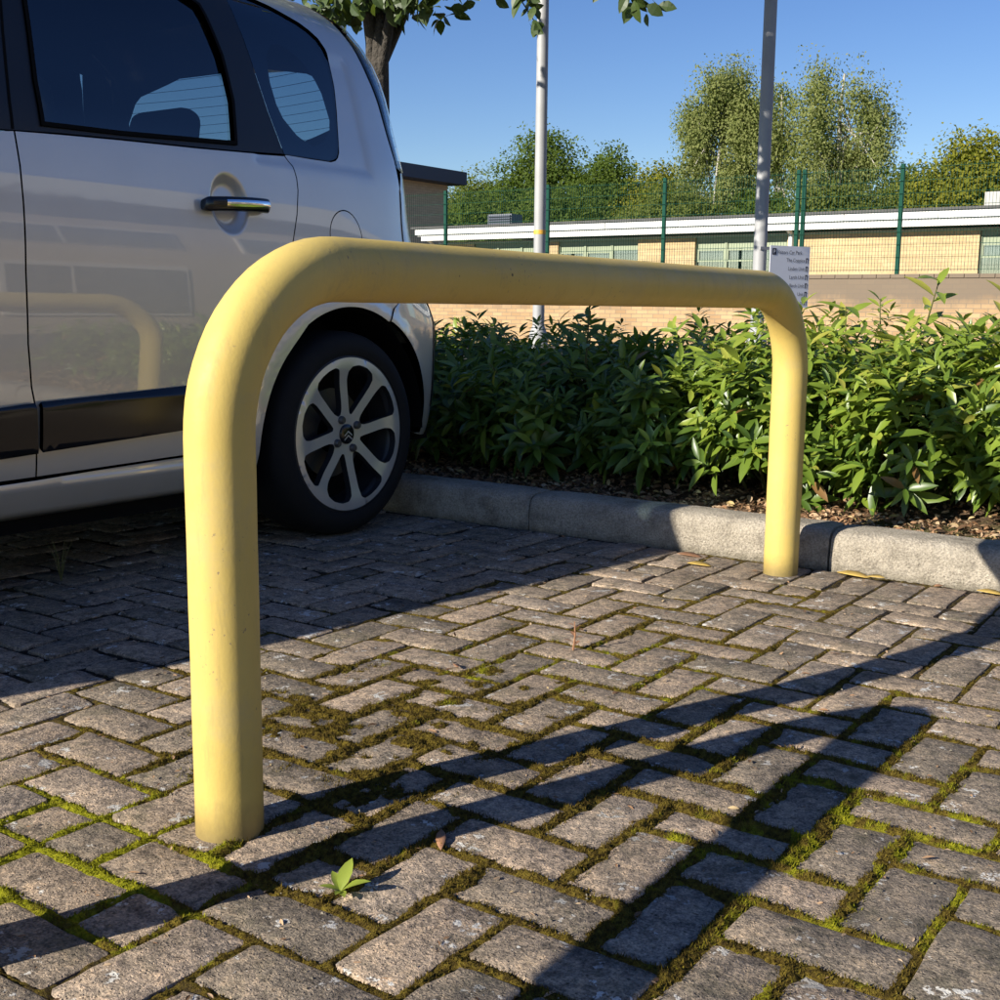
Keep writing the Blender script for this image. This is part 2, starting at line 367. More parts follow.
def paver_mesh(L, Wd, seed):
    r = random.Random(seed); V = []; n = []; step = .022
    def side(p, q):
        m = max(2, round((Vector(q)-Vector(p)).length/step)); return [(p[0]+(q[0]-p[0])*i/m, p[1]+(q[1]-p[1])*i/m) for i in range(m)]
    a, c = L/2, Wd/2; k = .006
    out = [(-a+k, -c), *side((-a+2*k, -c), (a-2*k, -c))[1:], (a-k, -c), (a, -c+k), *side((a, -c+2*k), (a, c-2*k))[1:], (a, c-k), (a-k, c),
           *side((a-2*k, c), (-a+2*k, c))[1:], (-a+k, c), (-a, c-k), *side((-a, c-2*k), (-a, -c+2*k))[1:], (-a, -c+k)]
    N = len(out); w = [r.gauss(0, 1) for _ in out]
    chip = [0]*N
    for _ in range(r.choice((0, 1, 1, 2))):
        q = r.randrange(N)
        for d in (-1, 0, 1): chip[(q+d) % N] = r.uniform(.002, .006)
    rings = []
    for z, ins in ((-.06, .001), (-.006, .0004), (-.0015, .0014), (-.0001, .0042)):
        ring = []
        for i, (x, y) in enumerate(out):
            d = ins+.0011*(w[i]+w[i-1]+w[(i+1) % N])/1.7+chip[i]*(1 if z > -.05 else .2)
            s = max(abs(x)/a, abs(y)/c); l = math.hypot(x, y)
            ix = -math.copysign(min(1, max(0, (abs(x)-a+.02)/.02)), x); iy = -math.copysign(min(1, max(0, (abs(y)-c+.02)/.02)), y)
            ring.append((x+ix*d, y+iy*d, z+(-chip[i]*.6 if z > -.02 else 0)))
        rings.append(ring)
    for R_ in rings: V += R_
    F = []
    for q in range(3):
        for i in range(N): F.append((q*N+i, q*N+(i+1) % N, (q+1)*N+(i+1) % N, (q+1)*N+i))
    F.append(tuple(range(3*N, 4*N)))
    me = bpy.data.meshes.new('paver'); me.from_pydata(V, [], F); me.update(); me.materials.append(M['paver'])
    me.polygons.foreach_set('use_smooth', [True]*(len(F)-1)+[True]); me.set_sharp_from_angle(angle=math.radians(35))
    return me
kinds = {}
for du, dv in {(b_[2], b_[3]) for b_ in bricks}:
    nv = 9 if du*dv == 2 and du != 2.2 else 4
    kinds[(du, dv)] = [paver_mesh(du*U-.0095, dv*U-.0095, 100*k+int(du*10+dv)) for k in range(nv)]
scored = []
for b_ in bricks:
    cx, cy = (b_[1]+b_[3]/2)*U, (b_[0]+b_[2]/2)*U
    x, y, d = project(cx, cy, 0)
    vis = d > .3 and -60 < x < 1060 and y < 1080
    if vis and cx < -1.75 and cy < 1.9: vis = vis and cx > -2.4
    scored.append(((d if vis else 1e6+abs(cx)+abs(cy)), b_))
scored.sort(key=lambda q: q[0])
jit = random.Random(5)
stuffV = []; stuffF = []
for i, (d, b_) in enumerate(scored):
    me = kinds[(b_[2], b_[3])][jit.randrange(len(kinds[(b_[2], b_[3])]))]
    # mesh is L along local X = u extent -> world Y : rotate by 90 degrees
    cx, cy = (b_[1]+b_[3]/2)*U, (b_[0]+b_[2]/2)*U
    mat = (Matrix.Translation((cx+jit.gauss(0, .0014), cy+jit.gauss(0, .0014), jit.gauss(0, .0016)))
           @ Matrix.Rotation(math.pi/2+(math.pi if jit.random() < .5 else 0)+jit.gauss(0, .009), 4, 'Z') @ Matrix.Rotation(jit.gauss(0, .009), 4, 'X') @ Matrix.Rotation(jit.gauss(0, .006), 4, 'Y'))
    if i < 300:
        o = link('paver', me, pave); o.matrix_world = mat
    else:
        k = len(stuffV); stuffV += [mat @ v.co for v in me.vertices]; stuffF += [tuple(q+k for q in p.vertices) for p in me.polygons]
o = poly('far_pavers', stuffV, stuffF, 'paver', pave); props(o, kind='stuff')

# moss in the joints: a fine relief following the joint lines
def joint_dist(X, Y):
    """distance to the nearest joint line, metres"""
    cell = {}
    for bi, b_ in enumerate(bricks):
        for a in range(int(math.ceil(b_[2]))):
            for c in range(int(b_[3])): cell[(b_[0]+a, b_[1]+c)] = bi
    tab = np.full((60, 80), -1); bu = np.zeros(len(bricks)+1); bv = bu.copy(); bdu = bu.copy(); bdv = bu.copy()
    for (u, v), bi in cell.items():
        if 0 <= u+25 < 60 and 0 <= v+50 < 80: tab[u+25, v+50] = bi
    for bi, b_ in enumerate(bricks): bu[bi], bv[bi], bdu[bi], bdv[bi] = b_
    u = Y/U; v = X/U; t = tab[np.clip(np.floor(u).astype(int)+25, 0, 59), np.clip(np.floor(v).astype(int)+50, 0, 79)]
    d = np.minimum(np.minimum(u-bu[t], bu[t]+bdu[t]-u), np.minimum(v-bv[t], bv[t]+bdv[t]-v))
    return np.where(t < 0, 0, d)*U
def moss_amount(X, Y):
    g = lambda cx, cy, sx, sy: np.exp(-((X-cx)/sx)**2-((Y-cy)/sy)**2)
    m = .36+.72*g(-.55, .12, .30, .34)+.30*g(-.2, -.2, .4, .3)+.62*g(.15, .0, .5, .55)+.22*g(-.75, .65, .35, .3)+.18*g(-.4, 1.1, .4, .3)+.16*g(-.6, -.52, .3, .2)
    m = m-.25*(1/(1+np.exp(-(-X-1.15)/.1)))-.15*(1/(1+np.exp(-(Y-1.35)/.06)))
    return np.clip(m+(fbm(X, Y, 4.5, 4)-.5)*.75, 0, 1.15)
def lime_amount(X, Y):
    g = lambda cx, cy, sx, sy: np.exp(-((X-cx)/sx)**2-((Y-cy)/sy)**2)
    return .19+.70*g(-.6, -.5, .26, .2)+.22*g(-.55, .55, .3, .25)+.26*g(.35, .05, .28, .4)+.30*(fbm(X, Y, 3.1, 3)-.5)
def moss_sheet(x0, x1, y0, y1, st):
    xs = np.arange(x0, x1, st); ys = np.arange(y0, y1, st); X, Y = np.meshgrid(xs, ys, indexing='ij')
    X = X+RNG.uniform(-.3, .3, X.shape)*st; Y = Y+RNG.uniform(-.3, .3, Y.shape)*st
    d = joint_dist(X, Y)+(fbm(X, Y, 34, 4)-.5)*.016
    m = moss_amount(X, Y); hw = .0045+.0150*m
    k = np.clip(1-d/hw, -1.5, 1)
    bumpy = fbm(X, Y, 95, 3); fine = RNG.random(X.shape)
    Z = -.0075+.0035*np.clip(k, 0, 1)+m*np.clip(k, 0, 1)**.6*(.0065+.011*(bumpy-.35))+(fine-.5)*.0026*np.clip(k+.3, 0, 1)
    patch = np.clip((fbm(X, Y, 20, 4)-.575)*6, 0, 1)*np.clip((.72*np.exp(-((X+.52)/.34)**2-((Y-.14)/.40)**2)-.22)*3.2, 0, 1)      # cushions lying over the blocks
    Z = np.where(patch > .05, np.maximum(Z, -.004+patch*(.005+.005*bumpy)+(fine-.5)*.002), Z)
    keep = (d < hw+.008) | (patch > .02)
    idx = -np.ones(X.size, int); kf = keep.ravel(); q = kf.reshape(X.shape)
    quad = q[:-1, :-1] & q[1:, :-1] & q[1:, 1:] & q[:-1, 1:]
    I = np.arange(X.size).reshape(X.shape)
    F = np.stack([I[:-1, :-1][quad], I[1:, :-1][quad], I[1:, 1:][quad], I[:-1, 1:][quad]], 1)
    used = np.unique(F); idx[used] = np.arange(len(used)); F = idx[F]
    V = np.stack([X.ravel()[used], Y.ravel()[used], Z.ravel()[used]], 1)
    return V, F, m.ravel()[used], lime_amount(X, Y).ravel()[used]
V1, F1, m1, l1 = moss_sheet(-1.15, .60, -.85, 1.0, .0036)
V2, F2, m2, l2 = moss_sheet(-2.4, .62, 1.0, 1.73, .0055)
V3, F3, m3, l3 = moss_sheet(-2.4, -1.15, -.85, 1.0, .0065)
n1, n2 = len(V1), len(V2)
o = fast('moss', np.r_[V1, V2, V3], np.r_[F1, F2+n1, F3+n1+n2], 'moss', None, True, attrs={'moss': np.r_[m1, m2, m3], 'lime': np.r_[l1, l2, l3]})
props(o, 'green and brown moss growing in the joints of the paving', 'moss', kind='stuff')
# moss tufts: tiny blades standing on the relief
sel = np.where((m1 > .42) & (V1[:, 2] > -.0035))[0]; sel = RNG.choice(sel, min(52000, len(sel)), replace=False)
n = len(sel); base = V1[sel]; a = RNG.uniform(0, 2*np.pi, n); hgt = RNG.uniform(.0022, .0058, n)*(.6+.6*np.clip(m1[sel], 0, 1)); wd = RNG.uniform(.0006, .0012, n)
dx = np.stack([np.cos(a), np.sin(a), 0*a], 1)*wd[:, None]; tip = np.stack([RNG.normal(0, .35, n)*hgt, RNG.normal(0, .35, n)*hgt, hgt], 1)
V = np.stack([base-dx, base+dx, base+tip], 1).reshape(-1, 3); F = np.arange(3*n).reshape(-1, 3)
o = fast('moss_tufts', V, F, 'moss', None, False, attrs={'moss': np.repeat(m1[sel]+.3, 3), 'lime': np.repeat(l1[sel]+.08, 3)})
props(o, 'tiny upright moss shoots standing along the paving joints', 'moss', kind='stuff')

# kerb: battered stones with a rounded nose
kerb = empty('kerb', (0, 1.73, 0), 'pale concrete kerb between the paving and the planting bed', kind='structure')
def kerb_stone(x0, x1, dy, dz, rot):
    prof = [(.0, -.06), (.0, .035), (.003, .072), (.008, .090), (.017, .103), (.030, .109), (.055, .1115), (.125, .112), (.125, -.06)]
    xs = np.linspace(x0+.003, x1-.003, 40); V = []; F = []; k = len(prof)
    for i, x in enumerate(xs):
        e = max(0, 1-min(i, len(xs)-1-i)/1.2)
        for j, (y, z) in enumerate(prof):
            w = .0022*(vnoise(x*30, j*3.1, 1.)-.5)+.004*(vnoise(x*7, j*1.7+9, 1.)-.5)
            V.append((x, 1.732+y+w+e*.004*(1 if j < 6 else 0)+dy+(x-x0)*rot, z+w*.7-e*.004*(z > .09)+dz))
    for i in range(len(xs)-1):
        for j in range(k-1): F.append((i*k+j, (i+1)*k+j, (i+1)*k+j+1, i*k+j+1))
    F.append(tuple(range(k-1, -1, -1))); F.append(tuple((len(xs)-1)*k+j for j in range(k)))
    poly('kerb_stone', V, F, 'kerb', kerb, True, 40).matrix_parent_inverse = kerb.matrix_basis.inverted()
ke = [-5.16, -4.21, -3.26, -2.31, -1.335, -.372, .585, 1.54, 2.5]
for i in range(len(ke)-1): kerb_stone(ke[i], ke[i+1], (.004, -.003, .002, 0, -.002, .003, -.006, .002)[i], (0, .004, -.003, .001, 0, -.003, .003, 0)[i], (0, .004, -.003, .002, .004, -.004, .012, 0)[i])

# planting bed
xs = np.linspace(-6, 4, 240); ys = np.linspace(1.845, 5.0, 110); X, Y = np.meshgrid(xs, ys, indexing='ij')
Z = .085+.03*(fbm(X, Y, 3, 4)-.5)+.018*(fbm(X, Y, 22, 3)-.5)+.05*np.clip((Y-1.95)/.8, 0, 1)
I = np.arange(X.size).reshape(X.shape)
o = fast('planting_bed', np.stack([X, Y, Z], 2).reshape(-1, 3), np.stack([I[:-1, :-1], I[1:, :-1], I[1:, 1:], I[:-1, 1:]], 2).reshape(-1, 4), 'soil', None, True)
props(o, 'brown soil bed behind the kerb strewn with leaf litter', kind='structure')
n = 9000; p = np.stack([RNG.uniform(-2.6, 1.4, n), 1.85+RNG.gamma(1.6, .16, n), np.zeros(n)], 1)
p[:, 2] = .100+.03*(fbm(p[:, 0], p[:, 1], 3, 4)-.5)+.05*np.clip((p[:, 1]-1.95)/.8, 0, 1)-.005
tv, tf = leaf_template(.5, .3, .3)
d = RNG.normal(0, 1, (n, 3)); d[:, 2] *= .25; up = RNG.normal(0, .45, (n, 3))+[0, 0, 1]
V, F = scatter(tv, tf, p, frames(d, up), RNG.uniform(.006, .022, n)*RNG.choice([1, 1, 1, 1.8], n))
props(fast('leaf_litter', V, F, 'litter', None, False, np.repeat(RNG.random(n), len(tv))), 'brown dead leaves and bark scraps on the soil', 'leaf litter', kind='stuff')

# ================================================================== YELLOW HOOPS
def hoop(x, y0, y1, zc, rad, R, label, xe=None):
    xe = x if xe is None else xe
    P_ = []; n = 16
    lerp = lambda y: x+(xe-x)*(y-y0)/(y1-y0)
    for z in np.linspace(-.05, zc-R, 14): P_.append((x, y0, z))
    for k in range(1, n+1):
        a = math.pi/2*k/n; y = y0+R-R*math.cos(a); P_.append((lerp(y), y, zc-R+R*math.sin(a)))
    for y in np.linspace(y0+R, y1-R, 24)[1:]: P_.append((lerp(y), y, zc))
    for k in range(1, n+1):
        a = math.pi/2*k/n; y = y1-R+R*math.sin(a); P_.append((lerp(y), y, zc-R+R*math.cos(a)))
    for z in np.linspace(zc-R, -.05, 14)[1:]: P_.append((xe, y1, z))
    rr = [rad*(1+.004*math.sin(i*1.7)) for i in range(len(P_))]
    o = Geo().tube(P_, rr, 48).obj('barrier_hoop', 'yellow', None, True, 60)
    return props(o, label, 'barrier', 'yellow tubular barrier hoops')
hoop(-.436, -.322, 1.615, .7345, .0445, .215, 'yellow painted steel hoop barrier standing between the silver car and the camera', -.456)
hoop(-.437, -2.66, -.735, .7345, .0445, .215, 'yellow steel hoop outside the frame that casts the looped shadow on the paving')

# ================================================================== CAR
XC = -2.56
TH = np.array([(-2.6, -60), (-2.25, -45), (-2.0, -22), (-1.8, -9), (-1.4, -3.5), (-1.0, -1.5), (0, 0), (.8, .5), (1.2, 1), (1.5, 3), (1.62, 7), (1.73, 17), (1.85, 40), (1.98, 62), (2.12, 74), (2.35, 82), (2.7, 88), (3.2, 90)], float)
TT = np.linspace(-2.6, 3.2, 1161)
def pch(xs, ys, x):
    xs = np.asarray(xs, float); ys = np.asarray(ys, float); x = np.clip(np.asarray(x, float), xs[0], xs[-1])
    d = np.diff(ys)/np.diff(xs); m = np.zeros_like(ys); m[0] = d[0]; m[-1] = d[-1]
    for i in range(1, len(ys)-1): m[i] = 0 if d[i-1]*d[i] <= 0 else 2*d[i-1]*d[i]/(d[i-1]+d[i])
    k = np.clip(np.searchsorted(xs, x, side='right')-1, 0, len(xs)-2); h = xs[k+1]-xs[k]; s = (x-xs[k])/h
    return ys[k]*(1+2*s)*(1-s)**2+m[k]*h*s*(1-s)**2+ys[k+1]*s*s*(3-2*s)-m[k+1]*h*s*s*(1-s)
TAB = np.radians(pch(TH[:, 0], TH[:, 1], TT)); _dx = -np.sin(TAB); _dy = np.cos(TAB); _dt = TT[1]-TT[0]
PX = np.concatenate([[0], np.cumsum((_dx[1:]+_dx[:-1])/2*_dt)]); PY = np.concatenate([[0], np.cumsum((_dy[1:]+_dy[:-1])/2*_dt)])
_i0 = np.argmin(abs(TT-.8)); PX += -1.695-PX[_i0]; PY += .8-PY[_i0]
ZS = [.12, .2, .3, .45, .62, .8, .95, 1.03, 1.08, 1.2, 1.35, 1.45, 1.52, 1.57, 1.60, 1.62]
IS = [.15, .075, .024, .006, 0, .004, .018, .028, .036, .068, .114, .154, .197, .25, .31, .38]
IR = [.14, .07, .015, -.005, -.005, .14, .20, .215, .225, .24, .29, .36, .46, .58, .72, .9]
ZY = [.62, .8, .95, 1.08, 1.2, 1.35, 1.45, 1.52, 1.57, 1.62]; YS = [0, .03, .045, .04, .04, .03, .04, .06, .08, .12]
def S0(t, z):
    x = np.interp(t, TT, PX); y = np.interp(t, TT, PY); th = np.interp(t, TT, TAB)
    k = np.clip((t-1.2)/.6, 0, 1); k = k*k*(3-2*k); y = y-k*pch(ZY, YS, z)
    w = np.where(th < 0, 0, np.sin(th)**2); ins = pch(ZS, IS, z)*(1-w)+pch(ZS, IR, z)*w
    return np.stack([x-np.cos(th)*ins, y-np.sin(th)*ins, z+0*t], -1)
def ss(x): x = np.clip(x, 0, 1); return x*x*(3-2*x)
def relief(t, z):
    """pressed shapes in the sheet metal: handle bowls, the dish round the quarter window, arch lips"""
    o = 0*t
    for cx in (.873, .066):
        r = ((t-cx)/.064)**2+((z-.946)/.076)**2; o = o-.022*ss((1.12-r)/.75)
    dq = np.maximum(np.abs(t-1.24)-.22, np.abs(z-1.24)-.14); o = o-.006*ss((.045-dq)/.035)*(z > .9)
    for cy in (1.325, -1.215):
        r = np.hypot(t-cy, z-.31); o = o+.006*ss((.425-r)/.04)
    return o
def nrm(f, t, z, e=.0025):
    a = f(t+e, z)-f(t-e, z); c = f(t, z+e)-f(t, z-e); n = np.cross(a, c); return n/(np.linalg.norm(n, axis=-1, keepdims=True)+1e-12)
def surf(t, z, off=0., rel=True):
    p = S0(t, z); n = nrm(S0, t, z)
    o = off(t, z) if callable(off) else off
    return p+n*((relief(t, z) if rel else 0)+o+0*t)[..., None]
def densify(pts, st=.02):
    out = []
    for p, q in zip(pts, pts[1:]+pts[:1]):
        m = max(1, int(math.ceil(math.dist(p, q)/st)))
        out += [(p[0]+(q[0]-p[0])*i/m, p[1]+(q[1]-p[1])*i/m) for i in range(m)]
    return out
def round_poly(pts, it=2):
    """Chaikin corner cutting on points flagged round (third value 1)"""
    for _ in range(it):
        o = []; kc = .40
        n = len(pts)
        for i, p in enumerate(pts):
            if len(p) > 2 and p[2]:
                a, c = pts[i-1], pts[(i+1) % n]
                o += [(p[0]*(1-kc)+a[0]*kc, p[1]*(1-kc)+a[1]*kc, 1), (p[0]*(1-kc)+c[0]*kc, p[1]*(1-kc)+c[1]*kc, 1)]
            else: o.append(p)
        pts = o
    return [(p[0], p[1]) for p in pts]
def inset_poly(pts, d):
    A = sum(p[0]*q[1]-q[0]*p[1] for p, q in zip(pts, pts[1:]+pts[:1])); s = 1 if A > 0 else -1; n = len(pts); out = []
    for i, p in enumerate(pts):
        a, c = pts[i-1], pts[(i+1) % n]
        e1 = Vector((p[0]-a[0], p[1]-a[1])); e2 = Vector((c[0]-p[0], c[1]-p[1]))
        if e1.length < 1e-9 or e2.length < 1e-9: out.append(p); continue
        e1.normalize(); e2.normalize(); n1 = Vector((-e1.y, e1.x))*s; n2 = Vector((-e2.y, e2.x))*s
        m = n1+n2
        if m.length < 1e-6: out.append(p); continue
        m.normalize(); k = d/max(.4, m.dot(n1)); out.append((p[0]+m.x*k, p[1]+m.y*k))
    return out
def inside(P, pts):
    x, y = P[:, 0], P[:, 1]; r = np.zeros(len(P), bool); n = len(pts)
    for i in range(n):
        (x1, y1), (x2, y2) = pts[i-1], pts[i]
        if y1 == y2: continue
        c = ((y1 > y) != (y2 > y)) & (x < (x2-x1)*(y-y1)/(y2-y1)+x1); r ^= c
    return r
def fill2d(outer, holes=(), grid=.03, dense=()):
    loops = [densify(list(outer), grid*.7)]+[densify(list(h), grid*.7) for h in holes]
    pts = []; edges = []
    for L in loops:
        k = len(pts); pts += L; edges += [(k+i, k+(i+1) % len(L)) for i in range(len(L))]
    nb = len(pts); A = np.array(pts); lo, hi = A.min(0), A.max(0)
    gx, gy = np.meshgrid(np.arange(lo[0]+grid/2, hi[0], grid), np.arange(lo[1]+grid/2, hi[1], grid)); G = np.stack([gx.ravel(), gy.ravel()], 1)
    for cx, cz, rx, rz, st in dense:
        G = G[((G[:, 0]-cx)/rx)**2+((G[:, 1]-cz)/rz)**2 > 1.02]; hx, hy = np.meshgrid(np.arange(cx-rx, cx+rx, st), np.arange(cz-rz, cz+rz, st)); H = np.stack([hx.ravel(), hy.ravel()], 1)
        G = np.r_[G, H[((H[:, 0]-cx)/rx)**2+((H[:, 1]-cz)/rz)**2 < 1]]
    ok = inside(G, loops[0])
    for L in loops[1:]: ok &= ~inside(G, L)
    G = G[ok]
    if len(G):
        dm = np.full(len(G), 9.)
        for k in range(0, len(A)): dm = np.minimum(dm, np.hypot(G[:, 0]-A[k, 0], G[:, 1]-A[k, 1]))
        G = G[dm > grid*.45]
    allp = [Vector(p) for p in pts]+[Vector(p) for p in G]
    v, e, f, _, _, _ = delaunay_2d_cdt(allp, edges, [], 0, 1e-7)
    V2 = np.array([(p.x, p.y) for p in v]); T = np.array([t for t in f if len(t) == 3]); C = V2[T].mean(1)
    ok = inside(C, loops[0])
    for L in loops[1:]: ok &= ~inside(C, L)
    return V2, T[ok], loops
def panel_data(outer, holes=(), off=0., depth=.016, grid=.03, rel=True, mirror=False, dense=()):
    V2, T, loops = fill2d(outer, holes, grid, dense)
    f = lambda t, z: surf(t, z, off, rel)
    t, z = V2[:, 0], V2[:, 1]; V = f(t, z); N = nrm(f, t, z)
    # orientation: outward is +X side
    a = V[T]; fn = np.cross(a[:, 1]-a[:, 0], a[:, 2]-a[:, 0]); flip = np.einsum('ij,ij->i', fn, N[T[:, 0]]) < 0
    T = T.copy(); T[flip] = T[flip][:, ::-1]
    V = list(V); N = list(N); F = [tuple(q) for q in T]
    if depth:
        for L in loops:
            L = np.array(L); p = f(L[:, 0], L[:, 1]); n = nrm(f, L[:, 0], L[:, 1]); k = len(V); m = len(L)
            tang = np.roll(p, -1, 0)-np.roll(p, 1, 0); side = np.cross(tang, n); side /= np.linalg.norm(side, axis=1, keepdims=True)+1e-9
            V += list(p)+list(p-n*depth); N += list(side)*2
            for i in range(m): F.append((k+i, k+(i+1) % m, k+m+(i+1) % m, k+m+i))
    V = np.array(V); N = np.array(N)
    if mirror:
        V = V*[-1, 1, 1]+[2*XC, 0, 0]; N = N*[-1, 1, 1]; F = [q[::-1] for q in F]
    return V, F, N
def join(parts):
    V = np.concatenate([p[0] for p in parts]); N = np.concatenate([p[2] for p in parts]); F = []; k = 0
    for p in parts: F += [tuple(i+k for i in q) for q in p[1]]; k += len(p[0])
    return V, F, N
def mesh_vn(name, data, mat, parent):
    V, F, N = data
    me = bpy.data.meshes.new(name); me.from_pydata(V.tolist(), [], F); me.update(); me.materials.append(M[mat])
    me.polygons.foreach_set('use_smooth', [True]*len(me.polygons))
    me.normals_split_custom_set_from_vertices(N.tolist())
    return link(name, me, parent)
car = empty('parked_car', (XC, 0, 0), 'silver small family car parked with its rear overhanging the kerb', 'car')
car_inv = car.matrix_basis.inverted()
bpy.context.view_layer.update()
def carpart(o):
    o.matrix_parent_inverse = car_inv if o.parent == car else o.matrix_parent_inverse; return o
def side_panel(name, outer, mat, holes=(), parent=None, both=True, **kw):
    r = []
    for mir in ((False, True) if both else (False,)):
        o = mesh_vn(name, panel_data(outer, holes, mirror=mir, **kw), mat, car); o.matrix_parent_inverse = car_inv; r.append(o)
    return r
def full_panel(name, outer, mat, holes=(), **kw):
    o = mesh_vn(name, join([panel_data(outer, holes, mirror=m_, **kw) for m_ in (False, True)]), mat, car); o.matrix_parent_inverse = car_inv; return o
TC = float(np.interp(-XC, -PX[TT > 1.5], TT[TT > 1.5]))            # t at the rear centre line
# outlines in (t, z)
B_gap = [(.264, 1.058), (.267, .984), (.265, .908), (.255, .752), (.250, .595), (.255, .499), (.263, .458), (.270, .290)]
belt = [(-.80, 1.045), (-.2, 1.048), (.229, 1.054), (.381, 1.064), (.546, 1.071), (.794, 1.079), (.969, 1.087), (1.106, 1.095)]
rear_edge = [(1.106, 1.095), (1.128, 1.066), (1.136, 1.035), (1.136, 1.003), (1.122, .934), (1.096, .859), (1.055, .745), (1.005, .64), (.962, .56), (.935, .49), (.922, .42), (.915, .305)]
def arc(cx, cz, r, a0, a1, n=36, bulge=0.):
    return [(cx+(r+bulge*max(0, math.cos(math.radians(a0+(a1-a0)*i/n)))**2)*math.cos(math.radians(a0+(a1-a0)*i/n)), cz+(r+bulge*max(0, math.cos(math.radians(a0+(a1-a0)*i/n)))**2)*math.sin(math.radians(a0+(a1-a0)*i/n))) for i in range(n+1)]
g = .0022
rd = [p for p in belt if p[0] > .27]; rear_door = [B_gap[0]]+rd+rear_edge[1:]+B_gap[::-1][:-1]
side_panel('rear_door', inset_poly(rear_door, g), 'silver', grid=.016, dense=[(.873, .946, .085, .098, .0042)])
front_door = [(-.80, 1.045)]+[p for p in belt if -.8 < p[0] < .26]+B_gap+[(-.72, .275), (-.76, .40), (-.80, .6), (-.815, .85)]
side_panel('front_door', inset_poly(front_door, g), 'silver', grid=.03, dense=[(.066, .946, .085, .098, .006)])
# quarter panel with window hole, fuel cap hole, arch
qg = round_poly([(1.120, 1.540), (1.217, 1.524), (1.325, 1.494), (1.392, 1.459, 1), (1.403, 1.397), (1.395, 1.328), (1.379, 1.254), (1.353, 1.160), (1.338, 1.103, 1), (1.280, 1.1015), (1.204, 1.101), (1.108, 1.101), (1.081, 1.214), (1.063, 1.332), (1.050, 1.452), (1.050, 1.543)], 3)
cap = [(1.328+.078*math.cos(a)*(1 if math.cos(a) < 0 else 1.0), .880+.082*math.sin(a)) for a in np.linspace(0, 2*math.pi, 37)[:-1]]
seam = [(1.508, .640), (1.538, .678), (1.58, .702), (1.66, .715)]
hgap = [(1.655, .96), (1.662, 1.05), (1.659, 1.136), (1.648, 1.196), (1.628, 1.301), (1.603, 1.388), (1.587, 1.470), (1.56, 1.535), (1.50, 1.585), (1.42, 1.612)]
ar = arc(1.325, .31, .372, 62, 120, 20)+arc(1.325, .31, .360, 135, 204, 26)
quarter = rear_edge[::-1]+[(1.08, 1.099), (1.05, 1.12), (1.035, 1.3), (1.02, 1.45), (1.03, 1.548), (.9, 1.556), (.9, 1.614)]+hgap[::-1]+seam[::-1]+ar[1:-1]+[(.985, .158), (.915, .158)]
qhole = inset_poly(qg, -.004)
# the glass aperture opens forward into the pillar trim, so cut it out of the outline instead of leaving a sliver
quarter = rear_edge[::-1]+[(1.112, 1.0985), (1.204, 1.0975), (1.300, 1.098), (1.322, 1.1035), (1.337, 1.1135), (1.348, 1.130), (1.357, 1.160), (1.383, 1.253), (1.399, 1.327), (1.407, 1.397), (1.404, 1.435), (1.388, 1.463), (1.36, 1.482), (1.325, 1.4985), (1.217, 1.5285), (1.120, 1.545), (.9, 1.556), (.0, 1.556), (-.45, 1.545), (-.45, 1.614)]+hgap[::-1]+seam[::-1]+ar+[(.985, .185), (.918, .185)]
side_panel('quarter_panel', inset_poly(quarter, .0015), 'silver', holes=[cap], grid=.02)
side_panel('fuel_cap', inset_poly(cap, .0035), 'silver', grid=.02)
# front wing
far_ = arc(-1.215, .31, .372, -24, 118, 40)
wing = [(-.805, 1.045), (-.82, .85), (-.805, .6), (-.765, .40), (-.725, .275), (-.80, .20)]+far_[:]+[(-1.43, .66), (-1.75, .70), (-1.95, .72), (-1.80, .80), (-1.45, .885), (-1.15, .95)]
side_panel('front_wing', inset_poly(wing, g), 'silver', grid=.04)
# sill
sill = [(-.80, .268), (-.72, .272), (.27, .286), (.60, .296), (.913, .302), (.93, .24), (.985, .180), (.7, .178), (.0, .172), (-.82, .165)]
side_panel('sill', inset_poly(sill, g), 'silver', off=lambda t, z: .012*ss((.29-z)/.02)-.03*ss((.215-z)/.05), grid=.015, rel=False)
# black rubbing strips
stripf = lambda t, z: .016*ss((.480+(t-.27)*.026-z)/.03)*ss((z-.342-(t-.27)*.04)/.01)+.001
side_panel('rubbing_strip', [(.272, .465), (.437, .471), (.678, .481), (.905, .490), (.90, .381), (.681, .371), (.272, .352)], 'gloss_black', off=stripf, depth=.012, grid=.012)
side_panel('rubbing_strip', [(-.74, .425), (.0, .447), (.257, .464), (.262, .350), (0, .335), (-.73, .315)], 'gloss_black', off=stripf, depth=.012, grid=.014)
# window surround (black) with door glass
rg = round_poly([(.347, 1.088), (.550, 1.093), (.922, 1.112), (.944, 1.221), (.943, 1.339), (.924, 1.441), (.905, 1.51, 1), (.6, 1.528), (.398, 1.525, 1), (.372, 1.362), (.350, 1.179)], 2)
fg = round_poly([(-.72, 1.10, 1), (-.2, 1.085), (.195, 1.085), (.205, 1.30), (.235, 1.525, 1), (-.1, 1.525), (-.33, 1.50, 1)], 2)
surround = [(-.82, 1.049), (-.2, 1.052), (.229, 1.058), (.381, 1.068), (.546, 1.075), (.794, 1.083), (.969, 1.091), (1.104, 1.0995), (1.077, 1.214), (1.059, 1.332), (1.046, 1.452), (1.047, 1.549), (.9, 1.552), (0, 1.552), (-.42, 1.545)]
side_panel('window_surround', surround, 'black_trim', holes=[rg, fg], off=-.006, depth=.012, grid=.03, rel=False)
side_panel('door_seal', inset_poly(rg, -.010), 'matte_black', holes=[rg], off=-.001, depth=.014, grid=.03, rel=False)
